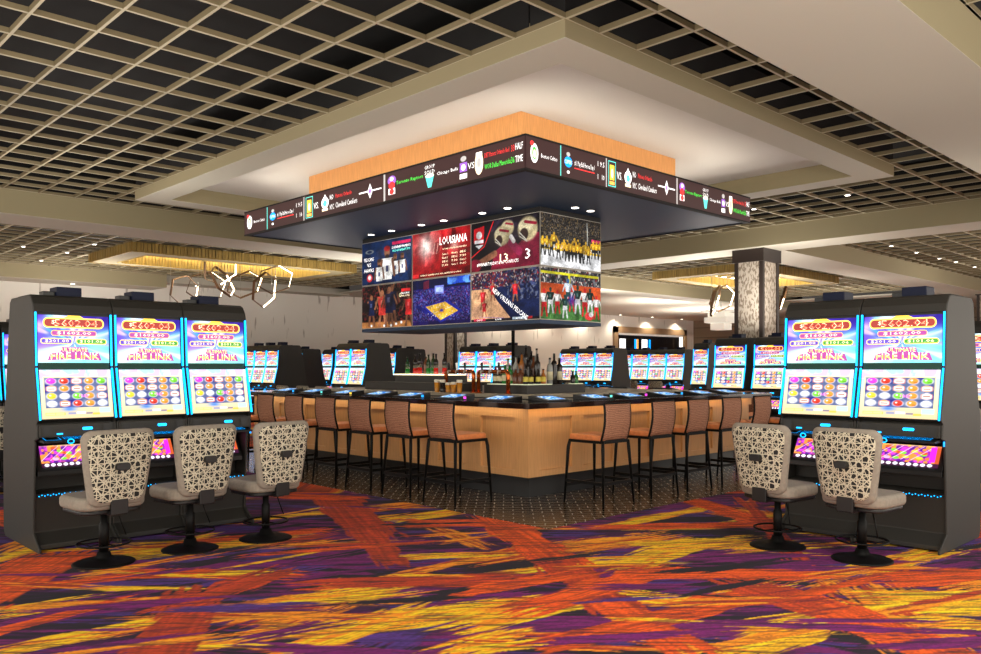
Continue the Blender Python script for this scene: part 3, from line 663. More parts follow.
def tvimg(k):
    c=Canvas(190,106,1.78); rnd=random.Random(k)
    ex=None
    if k==0:
        c.grad((10,22,48),(14,34,70)); crowd(c,0,1,0,1,[(16,42,84)],6,.5,3); c.glow(.62,.5,.4,.5,(20,46,92),.6)
        for x,y,s,hd in ((.82,.2,.52,(70,44,30)),(.68,.18,.55,(80,50,34)),(.52,.08,.9,(150,30,34)),(.36,.06,.6,(60,40,30))):
            c.poly([(x-.10*s,y),(x+.10*s,y),(x+.13*s,y+.55*s),(x-.13*s,y+.55*s)],(232,230,226)); c.line(x-.12*s,y+.5*s,x-.16*s,y+.1*s,.09*s,(110,70,50)); c.line(x+.12*s,y+.5*s,x+.16*s,y+.1*s,.09*s,(110,70,50))
            c.ell(x,y+.72*s,.065*s,.15*s,(120,78,56)); c.ell(x,y+.80*s,.068*s,.07*s,hd); c.ell(x,y+.60*s,.045*s,.05*s,(44,28,22)); c.rect(x-.03*s,x+.03*s,y+.2*s,y+.36*s,(30,34,80),.8)
        c.ell(.16,.78,.09,.05,(120,125,130)); c.ell(.16,.78,.05,.03,(20,40,80)); c.ell(.16,.16,.06,.095,(210,40,50)); c.ell(.16,.17,.035,.055,(240,235,235)); c.rect(.62,.98,.86,.93,(214,40,90))
        def ex(mb,fr,W,H):
            for s,y,w in (('PELICANS',.60,.2),('VS',.47,.08),('HAWKS',.34,.2)): mb.text(s,.15*W,y*H,w*W,.085*H,'txt_white',fr,.003)
            mb.text('LEGENDARY MOMENTS',.80*W,.80*H,.36*W,.055*H,'txt_white',fr,.003); mb.text('FRIDAY NIGHT 7PM',.80*W,.72*H,.34*W,.05*H,'txt_teal',fr,.003)
    elif k==1:
        c.grad((120,8,14),(176,16,24)); crowd(c,0,1,0,1,[(206,40,44),(90,6,10)],5,.58,5); c.ell(.10,.72,.13,.24,(190,60,62)); c.ell(.40,.74,.13,.26,(196,70,70)); c.ell(.10,.62,.06,.1,(120,20,24)); c.ell(.44,.64,.06,.12,(120,20,24))
        for x in (.37,.43): c.line(x,.5,x+.03,.72,.02,(230,160,150))
        c.poly([(0,.1),(.22,.1),(.2,.5),(.05,.55)],(150,16,22)); c.poly([(.3,.1),(.5,.1),(.5,.5),(.34,.5)],(160,20,26)); c.glow(.24,.68,.13,.28,(255,236,226),1); c.glow(.74,.62,.06,.08,(255,190,180),.9)
        def ex(mb,fr,W,H):
            mb.text('LOUISIANA',.72*W,.76*H,.46*W,.17*H,'txt_white',fr,.003)
            for i in range(4):
                for j,x in enumerate((.58,.74,.88)): mb.text(['Game 1','Week 2','SEC','7:30'][(i+j)%4],x*W,(.47-.08*i)*H,.10*W,.04*H,'txt_cream',fr,.003)
            mb.text('FOOTBALL SCHEDULE ON OUR SCREENS',.74*W,.58*H,.4*W,.03*H,'txt_cream',fr,.003); mb.text('EVERY GAME LIVE ALL SEASON LONG',.5*W,.06*H,.7*W,.03*H,'txt_cream',fr,.003)
    elif k==2:
        c.fill((16,12,16)); crowd(c,.3,1,.6,1,[(36,28,44)],8,.55,6); c.glow(.55,.6,.4,.4,(50,36,50),.5)
        c.poly([(.56,0),(1,0),(1,.62),(.86,.66),(.70,.44)],(110,18,44)); c.poly([(.30,0),(.66,0),(.70,.42),(.52,.52),(.36,.36)],(128,20,48)); c.line(.12,.16,.36,.32,.14,(150,96,70)); c.line(.60,.50,.72,.30,.16,(140,30,70))
        for x,y,s in ((.55,.80,.8),(.47,.66,1.0),(.84,.72,1.2)):
            c.ell(x,y,.115*s,.20*s,(188,172,130)); c.ell(x-.02*s,y+.06*s,.09*s,.10*s,(216,204,168),.7); c.ell(x-.045*s,y-.08*s,.05*s,.10*s,(40,22,20))
            c.line(x-.10*s,y-.04*s,x-.02*s,y-.17*s,.018,(210,205,190)); c.line(x-.10*s,y-.10*s,x-.01*s,y-.2*s,.018,(200,195,180)); c.line(x-.03*s,y+.12*s,x+.09*s,y+.07*s,.05*s,(150,26,50))
        c.line(.60,.62,.64,.52,.09,(220,215,210)); c.poly([(.04,.60),(.19,.54),(.20,.92),(.04,.88)],(196,24,34)); c.poly([(.06,.54),(.12,.46),(.19,.54)],(225,225,225)); c.ell(.12,.74,.045,.08,(236,230,230)); c.rect(.05,.19,.58,.64,(236,230,230))
        c.line(.0,.30,.2,.50,.02,(220,30,36)); c.line(.2,.50,.34,.98,.02,(220,30,36)); c.ell(.06,.12,.1,.14,(120,18,40))
        def ex(mb,fr,W,H):
            mb.text('#WINNERTUESDAY & NO CONFLICTS',.40*W,.13*H,.62*W,.07*H,'txt_white',fr,.003); mb.text('13',.50*W,.22*H,.12*W,.16*H,'txt_cream',fr,.003); mb.text('3',.84*W,.24*H,.07*W,.2*H,'txt_white',fr,.003)
    elif k==3:
        c.fill((30,28,30)); crowd(c,0,1,.45,1,[(74,66,58),(112,104,94),(50,44,40),(110,90,56),(20,20,24)],42,.68,8); c.rect(0,1,0,.34,(226,226,228)); c.rect(0,1,.31,.36,(214,180,60)); c.rect(0,1,.36,.42,(220,220,220)); c.line(.77,.35,.76,.95,.02,(190,190,185))
        c.poly([(0,.0),(1,.0),(1,.05),(0,.12)],(236,236,238)); c.rect(.84,1,.58,.63,(220,50,100))
        for i in range(16):
            x=.04+.94*i/15+rnd.uniform(-.02,.02); y=.24+rnd.uniform(-.12,.03)
            if i in(2,3,13): y+=.06
            player(c,x,y,.36,(216,162,34),(26,26,28),(30,26,26),(220,170,40))
        for i in range(5): player(c,.42+.06*i,.14+.03*(i%2),.38,(214,158,30),(24,24,26),(30,26,26),(30,30,32))
    elif k==4:
        c.fill((18,12,12)); crowd(c,0,1,.1,1,[(44,28,24),(70,46,36),(90,24,26),(24,20,28)],26,.64,9); c.rect(0,1,0,.14,(170,110,60)); c.line(0,.14,1,.12,.02,(120,70,40))
        player(c,.2,.06,.72,(24,30,60),(24,30,60),(130,80,54)); player(c,.42,.02,.86,(200,60,50),(190,50,44),(150,96,66)); player(c,.62,.1,.88,(28,30,56),(26,28,50),(96,60,44)); player(c,.56,.04,.9,(30,30,50),(24,26,50),(110,70,50)); player(c,.94,.04,.7,(196,40,40),(200,40,40),(100,64,46))
        c.line(.40,.7,.34,.98,.05,(130,84,60)); c.line(.62,.84,.66,.99,.05,(120,76,54)); c.ell(.06,.5,.1,.12,(30,20,22)); c.rect(.80,.97,.80,.86,(214,40,44))
        c.ell(.78,.72,.022,.045,(230,220,170)); c.ell(.78,.72,.011,.022,(20,20,24)); 
        for x,y in ((.2,.03),(.6,.02),(.7,.05),(.8,.08),(.46,.02)): c.ell(x,y+.02,.02,.03,(235,235,235))
        def ex(mb,fr,W,H):
            mb.text('PELICANS',.88*W,.76*H,.16*W,.04*H,'txt_white',fr,.003); mb.text('FINAL SCORES',.88*W,.70*H,.16*W,.035*H,'txt_cream',fr,.003)
    elif k==5:
        c.grad((28,20,74),(26,26,120)); crowd(c,0,1,.08,.78,[(50,36,120),(104,50,110),(14,12,46),(76,86,160)],46,.62,11); c.rect(0,1,.80,1,(16,20,60)); c.poly([(.62,.84),(.98,.86),(.98,1),(.62,1)],(30,80,220)); crowd(c,.62,1,.84,1,[(90,150,250)],10,.55,2)
        c.poly([(.2,.78),(.3,.80),(.3,.98),(.2,.95)],(110,30,60)); c.rect(.40,.56,.66,.84,(120,130,220)); c.rect(.42,.54,.7,.8,(170,190,255)); c.poly([(.5,.02),(.04,.42),(.10,.46),(.56,.08)],(20,24,110),.8)
        c.poly([(.5,.04),(.88,.26),(.62,.52),(.18,.42)],(34,40,150)); c.poly([(.5,.09),(.80,.27),(.58,.48),(.24,.40)],(240,186,60)); c.line(.38,.25,.70,.37,.012,(250,240,200)); c.ell(.52,.30,.06,.06,(214,150,50)); c.ell(.52,.30,.03,.03,(60,60,160))
        crowd(c,.28,.78,.14,.44,[(250,240,220)],30,.78,12)
    elif k==6:
        c.fill((36,44,84)); crowd(c,0,1,.68,1,[(150,30,40),(190,170,160),(40,34,50),(90,30,40)],30,.58,13); c.poly([(0,0),(.62,0),(.26,.66),(0,.66)],(216,164,122)); c.poly([(.62,0),(1,0),(1,.72),(.26,.66)],(24,34,72)); crowd(c,.55,1,.4,1,[(60,70,110),(90,96,120),(20,24,50)],24,.62,15)
        c.poly([(.62,0),(.26,.66),(.32,.66),(.70,0)],(18,26,60)); c.line(.60,.04,.12,.10,.01,(150,110,180)); c.ell(.1,.2,.1,.12,(196,146,120),.5)
        for x,y,h in ((.18,.26,.42),(.33,.42,.36),(.66,.38,.4),(.2,.10,.34)): player(c,x,y,h,(206,40,48),(196,36,44),(150,96,70))
        c.rect(0,1,0,.05,(30,26,34)); c.rect(.04,.22,.01,.06,(190,40,70)); c.rect(.62,.82,.01,.06,(200,220,235)); c.rect(.84,.9,.01,.06,(180,40,40))
        def ex(mb,fr,W,H):
            u=Vector((fr[1]*.84-fr[2]*.54)); v=Vector((fr[1]*.5+fr[2]*.8)); g=(fr[0]+fr[1]*(.40*W)+fr[2]*(.56*H),u,v,fr[3])
            mb.text('NEW ORLEANS PELICANS',.22*W,0,.60*W,.10*H,'txt_white',g,.003)
            for s,x in (('CHI 52',.13),('NOP 48',.72),('LIVE',.42)): mb.text(s,x*W,.033*H,.09*W,.03*H,'txt_white',fr,.004)
    else:
        c.fill((30,34,38)); crowd(c,0,1,.66,1,[(120,40,40),(200,190,180),(40,44,52),(90,90,96)],28,.6,17); c.rect(0,1,.42,.70,(196,78,36)); c.rect(0,1,0,.3,(70,120,58)); c.poly([(0,.3),(1,.3),(1,.42),(0,.36)],(96,110,80)); crowd(c,0,1,0,.28,[(90,142,74),(52,98,44)],14,.58,19)
        c.rect(0,.96,.88,.93,(214,206,40)); c.rect(.435,.475,.62,.93,(214,206,40))
        for i in range(9):
            x=.06+i*.11; a=i%2
            player(c,x+rnd.uniform(-.02,.02),.06+rnd.uniform(-.02,.16),rnd.uniform(.44,.56),(24,48,44) if a else (226,222,218),(206,206,206) if a else (204,34,40),(60,50,44),(30,56,50) if a else (196,36,40))
        player(c,.44,.30,.52,(190,200,210),(30,60,54),(60,50,44),(40,90,150)); c.ell(.80,.10,.08,.08,(220,60,60)); c.ell(.83,.14,.04,.05,(225,220,220)); c.glow(.5,.4,.06,.1,(80,50,200),.7)
    c.a*= (.84+.30*vn(c.x*80,c.y*54,k+3))[...,None]*(.74+.48*vn(c.x*13,c.y*8,k+8))[...,None]
    return c,ex
TVLAB=['television showing a navy poster of basketball players in white, top left','television showing a red football schedule headed LOUISIANA, top middle','television showing football players in gold helmets and maroon, top row beside the corner','television showing a hockey team on white ice, top of the right face',
'television showing basketball players before a dark crowd, bottom left','television showing a blue arena with a yellow court, bottom middle','television showing a basketball court beside a navy sideline, bottom row at the corner','television showing football players under a yellow goalpost, bottom of the right face']
tw=(VY1-VY0)/3; thh=(VZ1-VZ0)/2
for k in range(8):
    row=0 if k<4 else 1; c4=k%4; z0=VZ0+thh*(1-row)
    if c4<3:
        org=Vector((VX0,VY1-tw*c4,z0)); ux,nn=Vector((0,-1,0)),Vector((-1,0,0)); W=tw
    else: org=Vector((VX0,VY0,z0)); ux,nn=Vector((1,0,0)),Vector((0,-1,0)); W=VX1-VX0
    t=thing('television',TVLAB[k],'television',org,0,'televisions of the video wall')
    uy=Vector((0,0,1)); b=.012
    fr=(ux*b+uy*b+nn*.0,ux,uy,nn); c,ex=tvimg(k)
    mb=MB(); a=[ux*.003+uy*.003-nn*.002,ux*(W-.003)+uy*.003-nn*.002,ux*(W-.003)+uy*(thh-.003)-nn*.002,ux*.003+uy*(thh-.003)-nn*.002]; q=[a[0]-nn*.012+ux*.013,a[1]-nn*.012-ux*.013,a[2]-nn*.012-ux*.013,a[3]-nn*.012+ux*.013]
    mb.add(a+q,[(0,1,2,3),(7,6,5,4),(0,4,5,1),(1,5,6,2),(2,6,7,3),(3,7,4,0)],'steel'); mb.build('bezel',t)
    c.mesh('screen',fr,W-2*b,thh-2*b,'tv_screen',(lambda mb_,fr=fr,W=W,ex=ex: ex(mb_,fr,W-2*b,thh-2*b)) if ex else None,t)

# ------------------------------------------------------------------ slot machine
def slot_upper():
    c=Canvas(120,84,1.4); c.grad((120,220,240),(70,40,190))
    u=c.x-.5; v=c.y-.42; ang=np.arctan2(v,u); 
    n=vn(ang*6+30,np.hypot(u,v)*2,3); c.put(sstep(.45,.7,n),(250,250,255),.85); n=vn(ang*5+60,np.hypot(u,v)*2,8); c.put(sstep(.55,.75,n),(110,40,200),.7); n=vn(ang*7+90,np.hypot(u,v)*2,12); c.put(sstep(.6,.8,n),(60,190,250),.7)
    c.glow(.9,.95,.3,.25,(40,20,130),.9); c.glow(.0,.45,.12,.25,(110,50,220),.8); c.glow(.02,.78,.10,.12,(235,180,255),.8); c.glow(.3,.98,.18,.06,(230,255,250),.9); c.glow(.15,.1,.35,.25,(250,255,255),.9); c.glow(.5,.02,.5,.07,(150,255,230),.8); c.glow(.85,.4,.2,.3,(170,235,255),.7)
    return c
def slot_lower():
    c=Canvas(130,96,1.35); c.grad((226,196,150),(170,214,226)); c.speckle(0,1,.8,1,[(235,235,240),(200,220,235),(214,186,226)],9,.5,21)
    c.rect(.04,.96,.20,.86,(240,226,170)); c.rect(.055,.945,.22,.84,(70,82,128)); c.speckle(.055,.945,.22,.84,[(120,130,160),(40,40,130),(90,100,140)],6,.55,31)
    rnd=random.Random(5)
    cols=[(236,60,214),(244,150,60),(250,214,60),(226,60,44),(120,214,60),(246,190,120),(250,240,240),(240,240,250)]
    for r in range(4):
        for q in range(5):
            x=.06+.176*(q+.5); y=.84-.154*(r+.5); k=(q*3+r*5+q*r)%8
            c.ell(x,y,.078,.070,(226,222,226),.7); c.ell(x,y+.004,.060,.060,cols[k]); c.ell(x-.02,y+.018,.016,.016,(255,255,255),.9); c.rect(x+.0,x+.05,y-.04,y-.015,tuple(int(q*.7) for q in cols[k]),.7)
            if k in (5,6): c.rect(x-.075,x+.075,y-.05,y+.05,(236,110,90),.55); c.rect(x-.06,x+.06,y-.035,y+.035,(252,246,240)); c.line(x-.04,y,x+.04,y,.02,(150,80,60))
    c.glow(.38,.19,.09,.04,(80,130,230),1); c.rect(.05,.32,.07,.125,(214,190,90)); c.rect(.06,.18,.08,.115,(250,236,150)); c.rect(.19,.31,.08,.115,(250,236,150)); c.rect(.36,.47,.08,.12,(150,150,180)); c.rect(.48,.6,.09,.13,(252,252,252)); c.rect(.61,.7,.08,.11,(130,120,140)); c.rect(.7,.8,.06,.1,(246,190,80)); c.rect(.8,.96,.1,.2,(170,210,250),.7)
    return c
def slot_belly():
    c=Canvas(110,50,2.6); c.fill((150,40,170)); c.speckle(0,1,.2,1,[(210,60,200),(90,30,140),(240,140,60)],7,.52,41)
    rnd=random.Random(8)
    for i in range(14):
        x=rnd.uniform(.05,.85); y=rnd.uniform(.35,.9); c.ell(x,y,.05,.07,rnd.choice([(250,200,60),(230,80,40),(250,170,220),(120,210,60),(252,120,60)]))
    for i in range(5): c.line(.15*i,.3,.15*i+.3,.95,.03,(250,200,240),.8)
    c.rect(.86,.94,.25,.95,(230,40,220)); c.rect(.94,1,.2,1,(190,80,40)); c.rect(0,1,0,.2,(60,20,50)); c.glow(.5,1,.5,.06,(255,220,120),.8)
    for i in range(9): c.ell(.08+.1*i,.1,.038,.07,(240,240,250))
    return c
SU,SL,SBY=slot_upper(),slot_lower(),slot_belly()
SIDE=[(0,0),(0,.035),(.17,.145),(.155,.455),(.13,.9),(.065,.915),(.075,1.035),(.03,1.065),(.135,1.495),(.165,1.95),(.185,2.02),(.225,2.075),(.26,2.095),(.80,2.095),(.85,2.06),(.99,1.22),(1.07,1.0),(1.05,.05),(1.0,0)]
INNER=[(.10,0.012),(.10,.05),(.20,.14),(.17,.44),(.15,.46),(.34,.475),(.34,.88),(.12,.925),(.12,1.04),(.06,1.07),(.16,1.495),(.19,1.94),(.20,2.0),(.245,2.07),(.80,2.07),(.96,1.2),(1.03,1.0),(1.02,.02)]
def frame_between(W,y0,z0,y1,z1,n_off=0.0):
    O_=Vector((-W/2,y0,z0)); uy=Vector((0,y1-y0,z1-z0)); H=uy.length; uy.normalize(); nn=Vector((0,-uy.z,uy.y)); 
    return (O_+nn*n_off,Vector((1,0,0)),uy,nn),H
def make_slot(name,label,W,loc,rz,group):
    t=thing(name,label,'slot machine',loc,rz,group); h=W/2; p=.022
    mb=MB(); mb.prism(SIDE,-h+.002,-h+p,'cabinet'); mb.prism(SIDE,h-p,h-.002,'cabinet'); mb.prism(INNER,-h+p-.001,h-p+.001,'cabinet')
    mb.prism([(.16,1.955),(.18,2.02),(.225,2.08),(.27,2.1),(.6,2.1),(.6,1.99),(.2,1.965)],-h+.004,h-.004,'cabinet')
    mb.build('cabinet',t,.006)
    mb=MB(); mb.box(-.075,.125,.36,.56,2.09,2.185,'topper'); mb.build('top_speaker',t,.006)
    mb=MB(); mb.box(-.17,-.08,.40,.52,2.09,2.145,'black_plastic'); mb.build('top_camera',t,.004)
    w=W-.07
    # upper screen
    fr,H=frame_between(w,.158,1.535,.178,1.93,.012)
    def ex(mb):
        T=lambda s,x,y,a,b,c,dz=.005: mb.text(s,x*w,y*H,a*w,b*H,c,fr,dz)
        def pill(cx,cy,a,b,rim,fill,k=.012,dz=.002):
            mb.flat(rr((cx-a/2)*w,(cx+a/2)*w,(cy-b/2)*H,(cy+b/2)*H,b*H*.45),rim,fr,dz); mb.flat(rr((cx-a/2)*w+k,(cx+a/2)*w-k,(cy-b/2)*H+k,(cy+b/2)*H-k,max(.004,b*H*.45-k)),fill,fr,dz+.001)
        pill(.5,.84,.86,.22,'oval_rim','oval_red'); T('$',.21,.85,.05,.09,'txt_cream'); T('5602.04',.53,.84,.60,.14,'txt_cream',.005); T('5602.04',.53,.84,.585,.115,'txt_red',.008)
        mb.flat([(.36*w,.95*H),(.64*w,.95*H),(.58*w,1.0*H),(.42*w,1.0*H)],'txt_yellow',fr,.002)
        pill(.5,.625,.64,.12,'txt_orange','oval_purple',.006); T('$1602.00',.5,.625,.48,.075,'txt_cream')
        pill(.255,.455,.44,.12,'oval_rim','oval_blue',.007); T('$201.00',.26,.455,.33,.07,'txt_cream'); pill(.745,.455,.44,.12,'oval_rim','oval_green',.007); T('$101.06',.74,.455,.33,.07,'txt_cream')
        mb.flat([(.13*w,.05*H),(.5*w,.075*H),(.89*w,.05*H),(.85*w,.21*H),(.70*w,.22*H),(.68*w,.33*H),(.32*w,.33*H),(.30*w,.22*H),(.17*w,.21*H)],'oval_purple',fr,.002)
        T('ULTIMATE',.5,.275,.36,.085,'txt_cream',.005); T('ULTIMATE',.5,.270,.35,.055,'txt_yellow',.008); T('FIRE LINK',.51,.145,.68,.15,'txt_cream',.005); T('FIRE LINK',.51,.125,.67,.085,'txt_yellow',.008)
    SU.mesh('upper_screen',fr,w,H,'slot_screen',ex,t)
    fr2,H2=frame_between(w,.050,1.075,.132,1.475,.012)
    def ex2(mb):
        for x,y in ((.15,.765),(.59,.455)): mb.text('FREE',x*w,y*H2,.13*w,.055*H2,'txt_magenta',fr2,.003)
    SL.mesh('lower_screen',fr2,w,H2,'slot_screen',ex2,t)
    fs,Hs=frame_between(w,.140,1.48,.158,1.53,.006)
    mb=MB(); mb.flat([(0,0),(w,0),(w,Hs),(0,Hs)],'screen_seam',fs); mb.flat([(0,0),(w,0),(w,-.01),(0,-.01)],'screen_seam',fs); mb.build('screen_divider',t)
    for sx in (-1,1):
        for (y0,z0,y1,z1) in ((.030,1.07,.134,1.49),(.138,1.51,.164,1.95)):
            mb=MB(); x=sx*(h-.019); mb.bar((x,y0-.004,z0),(x,y1-.004,z1),.011,.018,'blue_led',(0,1,0)); mb.build('light_strip',t)
    # console with two speakers and glowing logo
    mb=MB(); mb.prism([(.062,.925),(.072,1.03),(.2,1.03),(.2,.925)],-h+p,h-p,'cabinet'); 
    cn=mb.build('console',t,.004)
    frc,Hc=frame_between(W-2*p,.060,.925,.071,1.03,.003); wc=W-2*p
    for x in (.10,.90):
        mb=MB(); mb.flat([((x-.065)*wc,.012),((x+.065)*wc,.012),((x+.065)*wc,Hc-.012),((x-.065)*wc,Hc-.012)],'cabinet',frc,.002); mb.flat([((x-.05)*wc,.02),((x+.05)*wc,.02),((x+.05)*wc,Hc-.02),((x-.05)*wc,Hc-.02)],'black_plastic',frc,.004); mb.build('speaker_grille',cn)
    mb=MB(); mb.flat(rr(.56*wc,.70*wc,.05,.074,.01),'blue_led',frc,.003); mb.build('logo_light',cn); mb=MB(); mb.flat([(.22*wc,.02),(.3*wc,.02),(.3*wc,.032),(.22*wc,.032)],'blue_led',frc,.003); mb.build('button_light',cn); mb=MB(); mb.flat([(.36*wc,.055),(.5*wc,.055),(.5*wc,.063),(.36*wc,.063)],'black_plastic',frc,.002); mb.build('card_slot',cn)
    # button deck
    mb=MB(); mb.prism([(-.02,.885),(-.02,.9),(.16,.93),(.3,.93),(.3,.885)],-h+p+.01,h-p-.01,'black_plastic'); dk=mb.build('button_deck',t,.004)
    frd,Hd=frame_between(W-2*p-.02,-.02,.9,.16,.93,.001); wd=W-2*p-.02
    mb=MB()
    def outline(x0,x1,y0,y1,k=.005):
        for a in ((x0,x1,y0,y0+k),(x0,x1,y1-k,y1),(x0,x0+k,y0,y1),(x1-k,x1,y0,y1)): mb.flat([(a[0],a[2]),(a[1],a[2]),(a[1],a[3]),(a[0],a[3])],'blue_dim',frd,.001)
    outline(.04*wd,.25*wd,.03,.15)
    for i in range(7): outline((.30+.09*i)*wd,(.375+.09*i)*wd,.05,.09); outline((.30+.09*i)*wd,(.375+.09*i)*wd,.11,.14)
    mb.tube([(-.08+.024*math.cos(t_),-.024,.893+.018*math.sin(t_)) for t_ in [2*PI*i/12 for i in range(12)]],.004,'blue_led',5,True)
    mb.build('button_lights',dk)
    # lower touch screen
    frb,Hb=frame_between(W-.13,.205,.66,.30,.86,.0)
    mb=MB(); mb.prism([(.17,.60),(.17,.64),(.325,.885),(.34,.885),(.34,.60)],-h+.04,h-.04,'black_plastic'); bz=mb.build('screen_surround',t,.004)
    frb=(Vector((-(W-.15)/2,.178,.668)),Vector((1,0,0)),Vector((0,.53,.848)).normalized(),Vector((0,-.848,.53)).normalized())
    SBY.mesh('belly_screen',frb,W-.15,.2,'slot_screen',None,t,.006)
    mb=MB()
    for i in range(26):
        x=-h+.045+i*(W-.09)/25; mb.box(x-.004,x+.004,.150,.153,.437+.008*(i%2),.445+.008*(i%2),'blue_led')
    mb.build('ledge_lights',t)
    mb=MB(); mb.box(h-.004,h+.003,.075,.10,.86,.9,'blue_dim'); mb.build('side_button',t)
    return t
G1='slot machines of the near left bank'; G2='slot machines of the near right bank'
W1=.628
lm=make_slot('slot_machine','leftmost of three slot machines in the large near left bank',W1,(1.985+W1/2,7.26,0),0,G1)
W2=.692
rm=make_slot('slot_machine','right machine of the near right pair, its plain side panel showing',W2,(7.128,2.233+W2/2,0),-PI/2,G2)
index_kids()
dup(lm,(1.985+W1*1.5,7.26,0),0,'middle of three slot machines in the large near left bank')
dup(lm,(1.985+W1*2.5,7.26,0),0,'rightmost of three slot machines in the large near left bank, beside the bar stools')
dup(rm,(7.128,2.233+W2*1.5,0),-PI/2,'left machine of the near right pair, behind the left slot chair')
# distant banks, fronts facing -X
GB='slot machines of the distant banks'
sc=.66/W2
def rbank(x,y,labels,w=.66):   # x of screen plane, y of the right strip
    for i,l in enumerate(labels):
        dup(rm,(x-.15,y+w*(i+.5)-.03,0),-PI/2,l,GB,(w/W2,1,1))
rbank(11.34,20.01,['right machine of the distant bank seen just right of the near left machines','middle machine of the distant bank just right of the near left machines','left machine of the distant bank just right of the near left machines'])
rbank(14.3,23.7,['distant slot machine mostly hidden behind the bank above the second bar stool'])
rbank(15.48,23.72,['slot machine peeping out left of the taller distant pair'])
rbank(11.88,16.72,['right machine of the distant pair left of the lit bottle shelf','left machine of the distant pair left of the lit bottle shelf'],.68)
rbank(15.74,20.59,['narrowly visible distant slot machine just right of the pair beside the bottle shelf'])
rbank(16.9,21.4,['distant slot machine glimpsed between the bottles of the lit shelf'])
rbank(16.26,15.94,['right machine of the distant three above the beer taps','middle machine of the distant three above the beer taps','left machine of the distant three above the beer taps'],.76)
rbank(20.70,15.93,['right machine of the distant three behind the bar corner bottles, right of them','middle machine of the distant three right of the liquor bottles','left machine of the distant three, touching the liquor bottles'],.74)
rbank(24.0,15.48,['right machine of the distant bank under the wood framed opening','second machine from the right under the wood framed opening','third machine from the right under the wood framed opening','leftmost machine under the wood framed opening'],.72)
rbank(18.0,10.93,['distant slot machine seen narrowly left of the two at the stone column'],.44)
rbank(15.35,8.45,['single slot machine standing left of the stone column foot'],.74)
rbank(15.35,7.60,['slot machine under the stone column, partly hidden by the near right bank'],.70)
for i,l in enumerate(['slot machine at the left edge of the photo, behind the near left bank','slot machine beyond the left edge bank']):
    dup(lm,(2.58+.64*i,12.1,0),0,l,GB)
for i,l in enumerate(['slot machine at the right edge of the photo, behind the near right bank','slot machine hidden behind the near right bank']):
    dup(rm,(11.72,3.12+.69*i,0),-PI/2,l,GB)

# ------------------------------------------------------------------ slot chair (sitter faces +Y)
def make_chair(label,loc,rz,group):
    t=thing('slot_chair',label,'chair',loc,rz,group)
    mb=MB(); mb.lathe([(.225,0),(.225,.008),(.20,.018),(.09,.034),(.055,.055),(.045,.09)],'black_metal',n=32); mb.build('base',t)
    mb=MB(); mb.lathe([(.036,.09),(.036,.30),(.027,.31),(.027,.42)],'black_metal',n=16); mb.build('column',t)
    mb=MB(); mb.tube([(.19*math.cos(a),.19*math.sin(a),.155) for a in [2*PI*i/24 for i in range(24)]],.008,'black_metal',6,True)
    for k in range(4):
        a=PI/4+k*PI/2; mb.tube([(.19*math.cos(a),.19*math.sin(a),.155),(.10*math.cos(a),.10*math.sin(a),.13),(.035*math.cos(a),.035*math.sin(a),.14)],.006,'black_metal',5)
    mb.build('foot_ring',t)
    mb=MB(); mb.tube([(.09,-.02,.40),(.12,-.03,.3),(.15,-.05,.2)],.006,'black_metal',5); mb.build('height_lever',t)
    mb=MB(); mb.prism(rr(-.235,.235,-.20,.25,.10),.405,.435,'black_plastic','z'); mb.build('seat_pan',t,.01)
    mb=MB(); mb.prism(rr(-.26,.26,-.22,.27,.13,7),.435,.535,'upholstery','z'); s=mb.build('seat',t,.035,seg=4)
    # backrest: rounded shield curved in plan
    def shield(k,yo,zo0=.0):
        out=[]; zb,zt=.47+zo0,1.035-zo0; wb,wt=.215-k,.272-k; r=.07
        pts=[]
        for i in range(9): a=-PI/2+PI/2*i/8; pts.append((wb-r+r*math.cos(a),zb+r+r*math.sin(a)))
        pts.append((.5*(wb+wt)+.004,.5*(zb+zt)))
        for i in range(9): a=PI/2*i/8; pts.append((wt-r+r*math.cos(a),zt-r+r*math.sin(a)))
        return pts+[(-x,z) for x,z in pts[::-1]]
    def yb(x,z): return -.235-.09*(z-.5)+.45*x*x
    def plate(k,t0,t1,zo,m):
        P=shield(k,0,zo); n=len(P); c=(0,.76)
        mb=MB(); vs=[]; rings=[1.0,.96,.7,.4,.12]
        for face,tt in ((0,t0),(1,t1)):
            for q in rings:
                for x,z in P:
                    xx=x*q; zz=c[1]+(z-c[1])*q; y=yb(xx,zz)
                    inset=.5 if q==1.0 else 1.0
                    mid=(t0+t1)/2; vs.append((xx,y+mid+(tt-mid)*inset,zz))
        fs=[]; R=len(rings)
        for f in (0,1):
            b0=f*R*n
            for i in range(R-1):
                for j in range(n):
                    q=(b0+i*n+j,b0+i*n+(j+1)%n,b0+(i+1)*n+(j+1)%n,b0+(i+1)*n+j); fs.append(q if f==0 else q[::-1])
            fs.append(tuple(b0+(R-1)*n+j for j in range(n)) if f==0 else tuple(b0+(R-1)*n+j for j in range(n))[::-1])
        for j in range(n): fs.append((j,R*n+j,R*n+(j+1)%n,(j+1)%n))
        mb.add(vs,fs,m,True); return mb
    plate(0,-.022,.04,0,'upholstery').build('backrest',t)
    plate(.028,-.034,-.018,.03,'lattice_fabric').build('patterned_panel',t)
    mb=MB(); mb.prism(rr(-.05,.05,.735,.79,.02),-.332,-.285,'black_plastic','y'); mb.build('handle',t,.004)
    mb=MB(); mb.box(-.065,.065,-.265,-.235,.40,.52,'black_plastic'); mb.box(-.065,.065,-.25,-.1,.395,.425,'black_plastic'); mb.build('back_bracket',t,.005)
    return t
ch=make_chair('leftmost grey slot chair with black and cream lattice back',(2.258,6.60,0),.10,'slot chairs at the near banks')
index_kids()
gp='slot chairs at the near banks'
